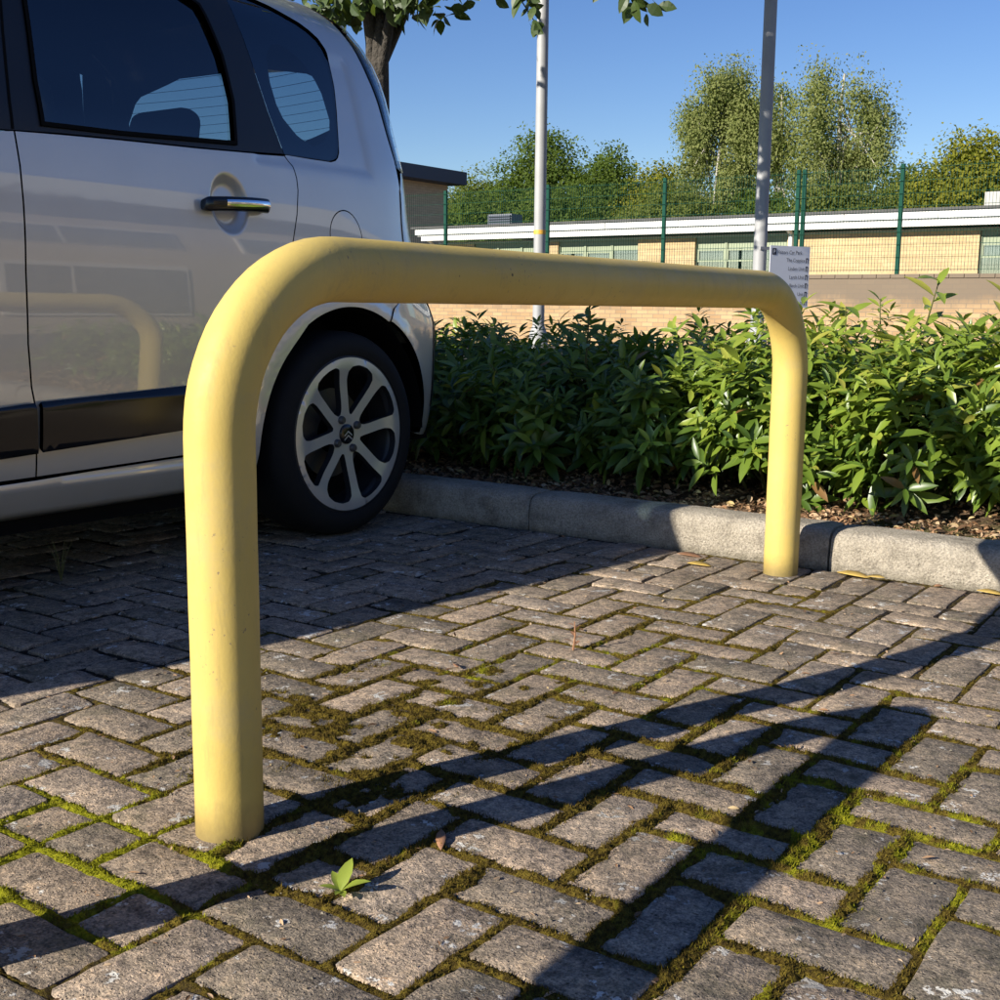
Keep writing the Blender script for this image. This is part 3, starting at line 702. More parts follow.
side_panel('door_gap_line', [(.262, 1.062), (.266, 1.123), (.275, 1.189), (.288, 1.278), (.315, 1.42), (.345, 1.545), (.351, 1.545), (.321, 1.42), (.294, 1.278), (.281, 1.189), (.272, 1.123), (.268, 1.062)], 'matte_black', off=-.0045, depth=0, grid=.02, rel=False)
side_panel('rear_door_glass', inset_poly(rg, -.006), 'car_glass', off=-.014, depth=0, grid=.04, rel=False)
side_panel('front_door_glass', inset_poly(fg, -.006), 'car_glass', off=-.014, depth=0, grid=.04, rel=False)
side_panel('quarter_glass', inset_poly(qg, -.002), 'car_glass', off=-.006, depth=0, grid=.03, rel=False)
clear = round_poly([(1.110, 1.40, 1), (1.20, 1.42), (1.29, 1.40, 1), (1.335, 1.30), (1.345, 1.225), (1.315, 1.138, 1), (1.165, 1.138, 1), (1.125, 1.24)], 2)
side_panel('window_frit', inset_poly(qg, .004), 'gloss_black', holes=[clear], off=-.012, depth=0, grid=.03, rel=False)
# rear: bumper, hatch, glass, lamps
bump_o = seam+[(1.75, .722), (2.1, .728), (TC, .728), (TC, .24), (2.1, .25), (1.75, .270), (1.672, .285)]+arc(1.325, .31, .372, -4, 60, 24, .03)
o = full_panel('rear_bumper', bump_o, 'silver', grid=.025, off=lambda t, z: .004*ss((.70-z)/.02))
full_panel('bumper_strip', [(1.80, .36), (1.80, .70), (1.86, .715), (2.1, .60), (TC, .60), (TC, .40), (2.1, .40), (1.9, .36)], 'black_trim', off=.006, depth=.006, grid=.03)
full_panel('tailgate', [(1.666, .735), (TC, .735), (TC, 1.10), (1.9, 1.10), (1.70, 1.10), (1.668, 1.05)], 'silver', grid=.04)
side_panel('tail_lamp', [(1.60, .725), (1.663, .727), (1.663, 1.045), (1.652, .955), (1.64, .85)], 'lens_clear', grid=.03, off=.003)
hg = [(1.672, 1.115), (1.75, 1.105), (TC, 1.105), (TC, 1.575), (1.9, 1.565), (1.68, 1.545), (1.60, 1.52), (1.608, 1.47), (1.622, 1.39), (1.647, 1.301), (1.666, 1.196)]
full_panel('tailgate_glass', hg, 'hatch_glass', off=.004, depth=0, grid=.05, rel=False)
hclear = round_poly([(1.96, 1.225, 1), (TC+.02, 1.225), (TC+.02, 1.47), (2.0, 1.47, 1)], 2)
full_panel('tailgate_frit', hg, 'gloss_black', holes=[hclear], off=-.003, depth=0, grid=.05, rel=False)
G = Geo()
for k in range(11):
    z = 1.185+k*.028; ts = np.linspace(1.75, TC, 24)
    q = surf(ts, 0*ts+z, .0, False); q2 = surf(ts, 0*ts+z+.0013, .0, False)
    for mir in (0, 1):
        a_ = [(2*XC-p[0] if mir else p[0], p[1], p[2]) for p in q]; b2 = [(2*XC-p[0] if mir else p[0], p[1], p[2]) for p in q2]
        G.add(a_+b2, [(i, i+1, 24+i+1, 24+i) for i in range(23)])
o = G.obj('heater_lines', 'interior', car); o.matrix_parent_inverse = car_inv
side_panel('tailgate_seal', [(1.656, 1.13), (1.646, 1.196), (1.626, 1.301), (1.601, 1.388), (1.585, 1.470), (1.56, 1.535), (1.574, 1.54), (1.601, 1.472), (1.618, 1.388), (1.643, 1.301), (1.663, 1.196), (1.672, 1.12)], 'matte_black', off=-.001, depth=.01, grid=.02, rel=False)
# roof, windscreen, bonnet, nose: ruled across from side to side with a crown
def ruled(name, ts, zs, mat, crown, n=16, inner=None):
    ts = np.asarray(ts, float); zs = np.asarray(zs, float); L = S0(ts, zs); R_ = L*[-1, 1, 1]+[2*XC, 0, 0]; V = []
    for i in range(len(ts)):
        for k in range(n+1):
            w = k/n; p = L[i]*(1-w)+R_[i]*w; c = crown[i] if hasattr(crown, '__len__') else crown; a = 4*w*(1-w)
            q = (p[0], p[1], p[2]+(c[2] if hasattr(c, '__len__') else c)*a) if not hasattr(c, '__len__') else (p[0], p[1]+c[1]*a, p[2]+c[2]*a); V.append(q)
    F = [(i*(n+1)+k, (i+1)*(n+1)+k, (i+1)*(n+1)+k+1, i*(n+1)+k+1) for i in range(len(ts)-1) for k in range(n)]
    o = poly(name, V, [f[::-1] for f in F], mat, car, True); o.matrix_parent_inverse = car_inv; return o
rt = np.linspace(-.45, 1.45, 20); ruled('roof', rt, 0*rt+1.613, 'silver', .018)
rt = np.linspace(-.4, 1.40, 12); ruled('headliner', rt, 0*rt+1.555, 'interior', .012)
rt = np.linspace(1.36, 1.62, 6); ruled('rear_header', rt, np.linspace(1.566, 1.512, 6), 'interior', [(0, .05+.035*k, .004) for k in range(6)])
rt = np.linspace(1.45, 1.62, 6); ruled('tailgate_top', rt, np.linspace(1.612, 1.54, 6), 'silver', [(0, .10+.08*k, .012) for k in range(6)])
rt = np.linspace(-1.20, -.45, 10); ruled('windscreen', rt, np.linspace(.965, 1.612, 10), 'car_glass', [(0, -.20, .01)]*10)
side_panel('front_pillar', [(-.80, 1.052), (-.42, 1.55), (-.45, 1.612), (-.70, 1.40), (-1.18, .96), (-.82, 1.04)], 'silver', depth=.01)
rt = np.linspace(-1.90, -1.20, 10); ruled('bonnet', rt, [.735, .79, .83, .86, .882, .90, .92, .935, .95, .965], 'silver', [(0, -.14, .04)]*10)
rt = np.array([-1.90, -1.95, -2.0, -2.0, -1.95]); ruled('front_bumper', rt, [.735, .70, .55, .35, .2], 'silver', [(0, -.15, 0)]*5)
# inner shell and cabin
sh = [(-1.05, .97), (-.80, 1.043), (.229, 1.05), (.546, 1.068), (.969, 1.085), (1.104, 1.093), (1.204, 1.094), (1.34, 1.096), (1.42, 1.2), (1.47, 1.39), (1.43, 1.48), (1.33, 1.52), (1.12, 1.556), (0, 1.562), (-.4, 1.56), (-.38, 1.60), (1.40, 1.60), (1.55, 1.53), (1.60, 1.39), (1.65, 1.2), (1.665, 1.05), (1.665, .75), (1.56, .70)]+ar+[(.95, .2), (-.8, .19)]+arc(-1.215, .31, .38, -20, 110, 30)+[(-1.3, .9)]
side_panel('inner_shell', sh, 'matte_black', off=-.036, depth=0, grid=.04, rel=False)
full_panel('inner_shell', [(1.66, .70), (TC, .70), (TC, 1.13), (1.80, 1.13), (1.69, 1.12)], 'interior', off=-.04, depth=0, grid=.05, rel=False)
o = boxo('floor_pan', (XC-.76, -1.85, .15), (XC+.76, .86, .27), 'matte_black', car); o.matrix_parent_inverse = car_inv
o = boxo('rear_floor', (XC-.70, .86, .24), (XC+.70, 1.88, .56), 'matte_black', car); o.matrix_parent_inverse = car_inv
o = boxo('dashboard', (XC-.70, -1.15, .72), (XC+.70, -.62, .98), 'interior', car, .06); o.matrix_parent_inverse = car_inv
def seat(x, y, wide=.5, rear=False):
    s = empty('rear_seat' if rear else 'front_seat', (x, y, 0), parent=car); s.matrix_parent_inverse = car_inv
    def blk(nm, a, c, bv=.05):
        o = boxo(nm, a, c, 'seat_cloth', s, bv); o.modifiers['bevel'].segments = 4; return o
    blk('cushion', (-wide/2, -.26, .42), (wide/2, .26, .58))
    o = blk('backrest', (-wide/2, 0, 0), (wide/2, .13, .62)); o.location = (0, .22, .55); o.rotation_euler = (math.radians(-17), 0, 0)
    o = blk('headrest', (-.13, 0, 0), (.13, .09, .19), .04); o.location = (0, .40, 1.17 if not rear else 1.07); o.rotation_euler = (math.radians(-10), 0, 0)
for sx in (-.36, .36): seat(XC+sx, -.32)
for sx in (-.34, .34): seat(XC+sx, .62, .62, True)
o = boxo('parcel_shelf', (XC-.62, .98, .98), (XC+.62, 1.60, 1.0), 'interior', car); o.matrix_parent_inverse = car_inv
# door handles
def handle(cx):
    hs = []
    for mir in (False, True):
        ts = np.linspace(cx-.108, cx+.116, 30); V = []; F = []; n = 14
        for i, t in enumerate(ts):
            w = (i/29); bulge = math.sin(math.pi*w)**.45
            z0 = .935+.040*w*.25; base = surf(np.array([t]), np.array([z0]), 0, False)[0]; nn = nrm(S0, np.array([t]), np.array([z0]))[0]
            ctr = base+nn*(.012+.024*bulge); hh = .0185*(1 if .03 < w < .97 else .72); th = .0105
            for k in range(n):
                a = 2*math.pi*k/n; ca, sa = math.cos(a), math.sin(a)
                V.append(ctr+nn*th*math.copysign(abs(ca)**.7, ca)+np.array([0, 0, 1])*hh*math.copysign(abs(sa)**.7, sa))
        for i in range(29):
            for k in range(n): F.append((i*n+k, i*n+(k+1) % n, (i+1)*n+(k+1) % n, (i+1)*n+k))
        F += [tuple(range(n-1, -1, -1)), tuple(29*n+k for k in range(n))]
        V = np.array(V)
        if mir: V = V*[-1, 1, 1]+[2*XC, 0, 0]; F = [f[::-1] for f in F]
        o = poly('door_handle', V, F, 'gloss_black', car, True, 50); o.matrix_parent_inverse = car_inv
        # bright inlay on the face of the handle
        ts = np.linspace(cx-.055, cx+.112, 20); V = []; F = []
        for i, t in enumerate(ts):
            w = (t-(cx-.108))/.224; bulge = math.sin(math.pi*min(.985, w))**.45; z0 = .935+.01*w
            base = surf(np.array([t]), np.array([z0]), 0, False)[0]; nn = nrm(S0, np.array([t]), np.array([z0]))[0]; ctr = base+nn*(.012+.024*bulge)
            for a_, c_ in ((-.9, .35), (-.35, .93), (.35, .93), (.9, .35)):
                V.append(ctr+nn*(.0105*c_+.002)+np.array([0, 0, .0165*a_+.001]))
        for i in range(19):
            for k in range(3): F.append((i*4+k, (i+1)*4+k, (i+1)*4+k+1, i*4+k+1))
        V = np.array(V)
        if mir: V = V*[-1, 1, 1]+[2*XC, 0, 0]
        c = poly('handle_inlay', V, F, 'chrome', o, True)
handle(.880); handle(.073)
# wheels
def lathe(name, prof, mat, parent, n=72):
    V = []; F = []; k = len(prof)
    for i in range(n):
        a = 2*math.pi*i/n
        for x, r in prof: V.append((x, r*math.sin(a), r*math.cos(a)))
    for i in range(n):
        for j in range(k-1): F.append((i*k+j, i*k+j+1, ((i+1) % n)*k+j+1, ((i+1) % n)*k+j))
    return poly(name, V, F, mat, parent, True, 38)
def wheel(loc):
    """axis along X, outer face towards +X, origin at the hub"""
    w = empty('wheel', loc, parent=car); w.matrix_parent_inverse = car_inv
    R_ = .308
    lathe('tyre', [(-.006, .233), (.004, .237), (.006, .244), (.009, .255), (.007, .272), (-.001, .288), (-.010, .297), (-.022, .303), (-.040, .3065), (-.1, .308), (-.16, .3065), (-.178, .303), (-.195, .285), (-.2, .26), (-.195, .23)], 'rubber', w)
    Gt = Geo()
    rim = lathe('rim', [(-.028, .205), (-.012, .212), (.001, .225), (.004, .230), (.001, .2355), (-.006, .236), (-.02, .228), (-.06, .208), (-.17, .20), (-.19, .226)], 'alloy_dark', w)
    # face with eight openings: four petals and four wedges
    def pol(r, a): return (r*math.sin(math.radians(a)), r*math.cos(math.radians(a)))
    holes = []
    for q in range(4):
        a0 = 16+90*q
        pet = [(.054, 0), (.068, 8), (.085, 11.5), (.115, 15.5), (.145, 18), (.172, 18.5), (.190, 16), (.201, 10), (.204, 0)]
        loop = [pol(r, a0+a) for r, a in pet]+[pol(r, a0-a) for r, a in pet[::-1][1:-1]]
        holes.append(round_poly([(x, y, 1) for x, y in loop], 2))
        wed = [(.058, 0), (.070, 10), (.088, 13.5), (.115, 14.5), (.15, 15), (.182, 16), (.201, 15), (.2045, 8), (.205, 0)]
        loop = [pol(r, a0+45+a) for r, a in wed]+[pol(r, a0+45-a) for r, a in wed[::-1][1:-1]]
        holes.append(round_poly([(x, y, 1) for x, y in loop], 2))
    outer = [pol(.2215, a) for a in range(0, 360, 4)]
    V2, T, loops = fill2d(outer, holes, .016)
    fx = lambda r: .000-.016*np.clip(1-r/.2, 0, 1)+.006*np.exp(-((r-.2)/.03)**2)
    r = np.hypot(V2[:, 0], V2[:, 1]); V = [(a_, b_[0], b_[1]) for a_, b_ in zip(fx(r), V2)]; F = []
    for t in T:
        p = [V2[i] for i in t]; A = (p[1][0]-p[0][0])*(p[2][1]-p[0][1])-(p[2][0]-p[0][0])*(p[1][1]-p[0][1])
        F.append(tuple(t) if A > 0 else tuple(t[::-1]))
    V = [(x_, y_*1.035, z_*1.035) for x_, y_, z_ in V]; poly('rim_face', V, F, 'alloy', w, True)
    V = []; F = []
    for L in loops:
        k = len(V); m = len(L)
        for (y, z) in L: V.append((float(fx(np.hypot(y, z))), y, z))
        for (y, z) in L: V.append((float(fx(np.hypot(y, z)))-.022, y, z))
        F += [(k+i, k+(i+1) % m, k+m+(i+1) % m, k+m+i) for i in range(m)]
    V = [(x_, y_*1.035, z_*1.035) for x_, y_, z_ in V]; poly('spoke_sides', V, F, 'alloy_dark', w, True, 40)
    lathe('brake_disc', [(-.075, .06), (-.075, .135), (-.09, .135)], 'brake', w, 40)
    lathe('hub', [(-.10, .205), (-.10, .02)], 'matte_black', w, 40)
    for k in range(4):
        a = math.radians(16+45+90*k); c = lathe('wheel_bolt', [(.002, .0001), (.002, .009), (-.003, .0125), (-.02, .0125)], 'brake', w, 14)
        c.location = (-.002, .050*math.sin(a), .050*math.cos(a))
    cap_ = lathe('centre_cap', [(-.006, .0001), (-.006, .026), (-.009, .030), (-.02, .031)], 'gloss_black', w, 32)
    for dz in (-.010, .002):
        Gc = Geo(); 
        for s in (-1, 1):
            P4 = [(0, .0, .009), (0, s*.017, -.004), (0, s*.017, -.0085), (0, .0, .0035)]
            Gc.add([(-.0045, y, z+dz) for _, y, z in P4], [(0, 1, 2, 3)])
        Gc.obj('chevron_mark', 'alloy', cap_)
    return w
w1 = wheel((-1.712, 1.325, .306))
def dupe(src, loc, rz, rx=0):
    r = src.copy(); COL.objects.link(r); r.location = loc; r.rotation_euler = (rx, 0, rz)
    for ch in src.children:
        c = ch.copy(); COL.objects.link(c); c.parent = r
        for g_ in ch.children:
            d_ = g_.copy(); COL.objects.link(d_); d_.parent = c
    return r
dupe(w1, (-1.715, -1.215, .306), 0, .5); dupe(w1, (2*XC+1.712, 1.325, .306), math.pi, .3); dupe(w1, (2*XC+1.715, -1.215, .306), math.pi, 1.)
for cy in (1.325, -1.215):
    for sx in (1, -1):
        V = []; F = []; n = 30
        for i in range(n+1):
            a = math.radians(-2+200*i/n)
            for dx_ in (.028, .30): V.append((XC+sx*(.855-dx_), cy+.374*math.cos(a), .31+.374*math.sin(a)))
        F = [(2*i, 2*i+1, 2*i+3, 2*i+2) for i in range(n)]
        k = len(V); V += [(XC+sx*(.855-.30), cy+.40*math.cos(math.radians(a)), .31+.40*math.sin(math.radians(a))) for a in range(-2, 200, 10)]; F.append(tuple(range(k, len(V))))
        o = poly('arch_liner', V, F, 'matte_black', car, True, 40); o.matrix_parent_inverse = car_inv

# ================================================================== HEDGE
LT, LF = leaf_template(.285, .35, .22)
leaf_me = {}
for q, tn in enumerate((.25, .5, .75, .95)):
    leaf_me[q] = fast('leaf', LT, LF, 'laurel', None, True, np.full(len(LT), tn), data_only=True)
def shrub(cx, cy, rx, ry, rz, zc, ntip, lsize, label, seed, nparts=26, spiky=0., bright=0.):
    lsize *= .9; ntip = int(ntip*1.15)
    r = np.random.default_rng(seed)
    root = empty('laurel_shrub', (cx, cy, .10), label, 'shrub', 'laurel shrubs in the bed')
    inv = Matrix.Translation((-cx, -cy, -.10))
    d = r.normal(0, 1, (ntip, 3)); d[:, 2] = np.abs(d[:, 2])*1.0-.35*r.random(ntip); d /= np.linalg.norm(d, axis=1, keepdims=True)
    lump = .70+.58*fbm(d[:, 0]*2+seed, d[:, 1]*2+d[:, 2]*1.3, 1.8, 3)
    shell = np.where(r.random(ntip) < .72, r.uniform(.86, 1.06, ntip), r.uniform(.5, .86, ntip))*lump
    sp = (r.random(ntip) < spiky)*r.uniform(0, .30, ntip); 
    tips = np.array([cx, cy, zc])+d*np.array([rx, ry, rz])*(shell+sp*np.clip(d[:, 2], 0, 1))[:, None]
    tips[:, 2] = np.maximum(tips[:, 2], .13+.06*r.random(ntip))
    sd = d*[1, 1, 1]+np.array([0, 0, .75])+r.normal(0, .28, (ntip, 3)); sd /= np.linalg.norm(sd, axis=1, keepdims=True)
    nl = 11; k = np.arange(nl); az = (k*2.4)[None]+r.uniform(0, 6.28, (ntip, 1)); along = (k/nl)[None]
    ang = np.radians(78-38*along+r.normal(0, 9, (ntip, nl)))
    e1 = np.cross(sd, np.array([.3, .2, 1.])); e1 /= np.linalg.norm(e1, axis=1, keepdims=True); e2 = np.cross(sd, e1)
    ld = (sd[:, None]*np.cos(ang)[..., None]+(e1[:, None]*np.cos(az)[..., None]+e2[:, None]*np.sin(az)[..., None])*np.sin(ang)[..., None])
    ld[..., 2] -= .12
    pos = tips[:, None]-sd[:, None]*((1-along)*.085)[..., None]
    sc = lsize*r.uniform(.62, 1.18, (ntip, nl))*(1.05-.3*along)*r.uniform(.72, 1.15, (ntip, 1))
    up = sd[:, None]+0*ld+r.normal(0, .25, ld.shape)+[0, -.15, .3]
    pos, ld, up, sc = pos.reshape(-1, 3), ld.reshape(-1, 3), up.reshape(-1, 3), sc.ravel()
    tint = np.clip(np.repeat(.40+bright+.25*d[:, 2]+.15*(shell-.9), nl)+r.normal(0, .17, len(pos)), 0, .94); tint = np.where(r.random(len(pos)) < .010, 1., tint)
    R_ = frames(ld, up)
    # the leaves that stand nearest to the lens become parts of their own
    depth = np.einsum('ij,j->i', pos-CAM, np.array([-.57, .80, -.16]))
    score = depth+r.uniform(0, .12, len(pos)); pick = np.argsort(score)[:nparts]; rest = np.ones(len(pos), bool); rest[pick] = False
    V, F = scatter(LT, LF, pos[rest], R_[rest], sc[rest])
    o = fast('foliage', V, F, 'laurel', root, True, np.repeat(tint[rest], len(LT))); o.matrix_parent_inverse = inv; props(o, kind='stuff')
    for i in pick:
        me = leaf_me[int(min(3, tint[i]*4))]; o = link('leaf', me, root)
        m4 = Matrix(R_[i].tolist()).to_4x4(); m4.translation = Vector(pos[i]); o.matrix_parent_inverse = inv; o.matrix_basis = m4 @ Matrix.Scale(float(sc[i]), 4)
    Gs = Geo()
    for i in r.choice(ntip, min(ntip, 34), replace=False):
        b0 = Vector((cx+r.normal(0, .06), cy+r.normal(0, .06), .08)); t1 = Vector(tips[i]); mid = b0.lerp(t1, .5)+Vector((0, 0, .05))
        Gs.tube([b0, mid, t1], [.006, .0045, .002], 5, False)
    o = Gs.obj('stems', 'stem_green', root, True); o.matrix_parent_inverse = inv
    return root
sh_list = [  # cx, cy, rx, ry, rz, zc, tips, leaf, label, spiky
    (-3.55, 2.55, .46, .50, .335, .27, 130, .105, 'laurel shrub at the far left end of the bed, hidden behind the car', .2, 0),
    (-2.85, 2.50, .46, .50, .335, .27, 150, .105, 'laurel shrub in the bed right behind the tail of the car', .2, 0),
    (-2.15, 2.50, .44, .48, .335, .27, 230, .105, 'dark shaded laurel shrub beside the rear bumper of the silver car', .2, 0),
    (-1.62, 2.42, .40, .44, .335, .27, 230, .105, 'shaded laurel shrub above the dark part of the kerb, second from the car', .25, 0),
    (-1.12, 2.42, .38, .44, .335, .27, 230, .105, 'shaded laurel shrub left of the sunlit shrubs, where the car shadow ends', .25, 0),
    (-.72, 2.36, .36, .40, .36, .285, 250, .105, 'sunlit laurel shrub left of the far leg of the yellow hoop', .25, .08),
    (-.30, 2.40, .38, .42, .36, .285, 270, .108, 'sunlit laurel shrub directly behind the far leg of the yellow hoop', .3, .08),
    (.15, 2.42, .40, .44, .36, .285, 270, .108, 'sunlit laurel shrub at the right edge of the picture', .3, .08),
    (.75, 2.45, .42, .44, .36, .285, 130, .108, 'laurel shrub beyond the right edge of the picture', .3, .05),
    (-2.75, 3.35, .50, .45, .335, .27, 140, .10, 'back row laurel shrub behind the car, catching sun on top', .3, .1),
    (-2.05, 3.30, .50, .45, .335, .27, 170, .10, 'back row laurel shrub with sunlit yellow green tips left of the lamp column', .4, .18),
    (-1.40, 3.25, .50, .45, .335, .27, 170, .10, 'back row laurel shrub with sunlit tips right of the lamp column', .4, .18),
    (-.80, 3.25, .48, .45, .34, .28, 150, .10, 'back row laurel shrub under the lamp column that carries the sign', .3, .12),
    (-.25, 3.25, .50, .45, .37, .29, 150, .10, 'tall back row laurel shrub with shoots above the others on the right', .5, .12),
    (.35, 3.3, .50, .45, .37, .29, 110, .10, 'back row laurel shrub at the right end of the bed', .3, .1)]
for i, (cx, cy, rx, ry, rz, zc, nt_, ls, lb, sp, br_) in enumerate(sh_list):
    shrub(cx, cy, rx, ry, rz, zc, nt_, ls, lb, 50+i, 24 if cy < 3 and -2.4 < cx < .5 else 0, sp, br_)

# small sprigs above the hedge
def sprig(base, tip, n, size, label, seed, mat='laurel', tint=.4):
    r = np.random.default_rng(seed); root = empty('young_shoot', base, label, 'shoot', 'shoots standing above the shrubs')
    b0, t1 = np.array(base), np.array(tip); k = np.linspace(.25, 1, n); pos = b0+(t1-b0)*k[:, None]; sd = (t1-b0)/np.linalg.norm(t1-b0)
    az = np.arange(n)*2.4; e1 = np.cross(sd, [0.3, 1, .2]); e1 /= np.linalg.norm(e1); e2 = np.cross(sd, e1)
    ld = sd*.45+e1*np.cos(az)[:, None]+e2*np.sin(az)[:, None]+r.normal(0, .12, (n, 3))
    R_ = frames(ld, np.tile(sd, (n, 1))+r.normal(0, .2, (n, 3)))
    Gs = Geo().tube([b0, (b0+t1)/2, t1], [.004, .003, .0015], 5, False); o = Gs.obj('stem', 'stem_green', root); o.matrix_parent_inverse = Matrix.Translation(-Vector(base))
    for i in range(n):
        me = leaf_me[int(np.clip((tint+r.normal(0, .15))*4, 0, 3))]; o = link('leaf', me, root); m4 = Matrix(R_[i].tolist()).to_4x4(); m4.translation = Vector(pos[i])
        o.matrix_parent_inverse = Matrix.Translation(-Vector(base)); o.matrix_basis = m4 @ Matrix.Scale(size*float(r.uniform(.8, 1.15)), 4)
sprig((-1.42, 2.2, .5), (-1.36, 2.12, .70), 9, .085, 'dark leafy shoot rising above the shaded shrubs under the hoop rail', 1)
sprig((-.42, 2.6, .55), (-.34, 2.5, .78), 12, .10, 'tall leafy shoot above the sunlit shrubs, left of the right edge', 2, tint=.7)
sprig((-.22, 2.6, .55), (-.12, 2.55, .76), 12, .10, 'tall leafy shoot nearest the right edge of the picture', 3, tint=.7)
sprig((-.62, 2.5, .52), (-.60, 2.42, .70), 10, .095, 'leafy shoot just right of the hoop top against the wall', 4, tint=.75)

# ================================================================== LAMP COLUMNS, SIGN
def lamp(x, y, label, band=False):
    root = empty('lamp_column', (x, y, 0), label, 'lamp post', 'galvanised lamp columns')
    def prt(g_, nm, mat): o = g_.obj(nm, mat, root, True, 40); o.matrix_parent_inverse = Matrix.Translation((-x, -y, 0)); return o
    prt(Geo().tube([(x, y, z) for z in (0, .46, .50, .56)], [.072, .072, .066, .044], 24), 'base', 'galvanised')
    prt(Geo().tube([(x, y, z) for z in (.55, 2, 4, 6)], [.0435, .042, .039, .034], 24), 'shaft', 'galvanised')
    prt(Geo().tube([(x, y, 5.95), (x, y, 6.08), (x, y-.25, 6.16), (x, y-.7, 6.2)], [.03, .03, .03, .03], 12), 'arm', 'galvanised')
    prt(Geo().box((x-.12, y-1.2, 6.13), (x+.12, y-.6, 6.26)), 'lamp_head', 'grey_box')
    if band: prt(Geo().tube([(x, y, 1.22), (x, y, 1.25)], [.0445, .0445], 24), 'warning_band', 'orange_band')
    return root
lamp(-4.23, 6.18, 'slim grey galvanised lamp column, left of the two', True)
lamp(-2.50, 6.17, 'grey galvanised lamp column carrying the white sign, right of the two')
sd = Vector((.436, .90, 0)).normalized(); sn = Vector((.90, -.436, 0)).normalized(); s0 = Vector((-2.445, 6.17, 0))
sign = empty('car_park_sign', (-2.445, 6.17, .71), 'white car park sign with dark lettering fixed to the right lamp column', 'sign')
sgm = Matrix(((sd.x, 0, sn.x, s0.x), (sd.y, 0, sn.y, s0.y), (0, 1, 0, 0), (0, 0, 0, 1)))     # local x along board, y up, z out
sg_inv = sign.matrix_basis.inverted()
def signpart(o): o.matrix_parent_inverse = sg_inv @ sgm; return o
SW, SH0, SH1 = .365, .705, 1.105
signpart(boxo('board', (.02, SH0, -.004), (SW, SH1, 0), 'sign_face', sign))
signpart(boxo('bracket', (-.06, 1.075, -.016), (.20, 1.095, -.005), 'galvanised', sign)); signpart(boxo('bracket', (-.06, .74, -.016), (.20, .76, -.005), 'galvanised', sign))
def text(tx, x, y, size, align, sx=1.):
    c = bpy.data.curves.new('lettering', 'FONT'); c.body = tx; c.size = size; c.align_x = align; c.extrude = 0; c.resolution_u = 3
    t = bpy.data.objects.new('tmp', c); COL.objects.link(t); bpy.context.view_layer.update()
    me = bpy.data.meshes.new_from_object(t.evaluated_get(bpy.context.evaluated_depsgraph_get())); bpy.data.objects.remove(t)
    me.materials.clear(); me.materials.append(M['sign_ink']); me.transform(Matrix.Translation((x, y, .0015)) @ Matrix.Diagonal((sx, 1, 1, 1)))
    signpart(link('lettering', me, sign))
text('Visitors Car Park', .078, 1.052, .036, 'LEFT', .86)
for k, (tx) in enumerate(('The Coppice', 'Linden Unit', 'Larch Unit', 'Birch Unit', 'Unit', 'te')): text(tx, .322, 1.003-k*.055, .034, 'RIGHT', .9)
for k in range(6):
    z = 1.003-k*.055; e_ = .0015
    P8 = [(.330, z-.006, e_), (.338, z-.006, e_), (.338, z+.020, e_), (.345, z+.020, e_), (.345, z-.006, e_), (.352, z-.006, e_), (.352, z+.028, e_), (.330, z+.028, e_)]
    signpart(Geo().add(P8, [tuple(range(8))]).obj('arrow_mark', 'sign_ink', sign))
signpart(Geo().add([(.036, 1.046, .0012), (.072, 1.046, .0012), (.072, 1.088, .0012), (.036, 1.088, .0012)], [(0, 1, 2, 3)]).obj('parking_mark', 'sign_ink', sign))
c0 = bpy.data.objects['lettering']
def white_text(tx, x, y, size):
    text(tx, x, y, size, 'LEFT'); 
    o = [q for q in sign.children if q.name.startswith('lettering')][-1]; o.data.materials.clear(); o.data.materials.append(M['sign_face']); o.location.z = .001
white_text('P', .044, 1.054, .036)

# ================================================================== RETAINING WALL, FENCE
wall = empty('retaining_wall', (-8, 18.6, 0), 'low weathered brick wall below the green fence', 'wall')
def wp(o, root): o.matrix_parent_inverse = root.matrix_basis.inverted(); return o
wp(boxo('brickwork', (-34, 18.45, -.03), (12, 18.70, 1.225), 'wall_brick', wall), wall)
G = Geo()
for k in range(200): G.box((-34+k*.23+.005, 18.43, 1.225), (-34+(k+1)*.23-.005, 18.72, 1.285))
wp(G.obj('coping', 'wall_brick', wall), wall)
fence = empty('mesh_fence', (-8, 18.58, 1.28), 'green welded mesh fence on posts along the top of the brick wall', 'fence')
posts = [-14.69-2.5*k for k in (5, 4, 3, 2, 1)]+[-14.69, -12.2, -9.69, -7.17, -5.43]+[-2.95, -.45, 2.05, 4.55]
for i, x in enumerate(posts):
    wp(boxo('fence_post', (x-.03, 18.56, 1.27), (x+.03, 18.62, 3.03), 'fence_green', fence), fence)
    if abs(x+7.17) < .01: wp(boxo('fence_post', (x+.075, 18.56, 1.27), (x+.135, 18.62, 3.03), 'fence_green', fence), fence)
for x0, x1 in zip(posts[:-1], posts[1:]):
    G = Geo(); n = int((x1-x0)/.05)
    for k in range(1, n):
        x = x0+(x1-x0)*k/n; G.box((x-.002, 18.545, 1.33), (x+.002, 18.551, 3.0))
    for z in np.arange(1.36, 3.01, .2): G.box((x0, 18.538, z-.0026), (x1, 18.545, z+.0026)); G.box((x0, 18.551, z-.0026), (x1, 18.558, z+.0026))
    wp(G.obj('mesh_panel', 'fence_green', fence), fence)

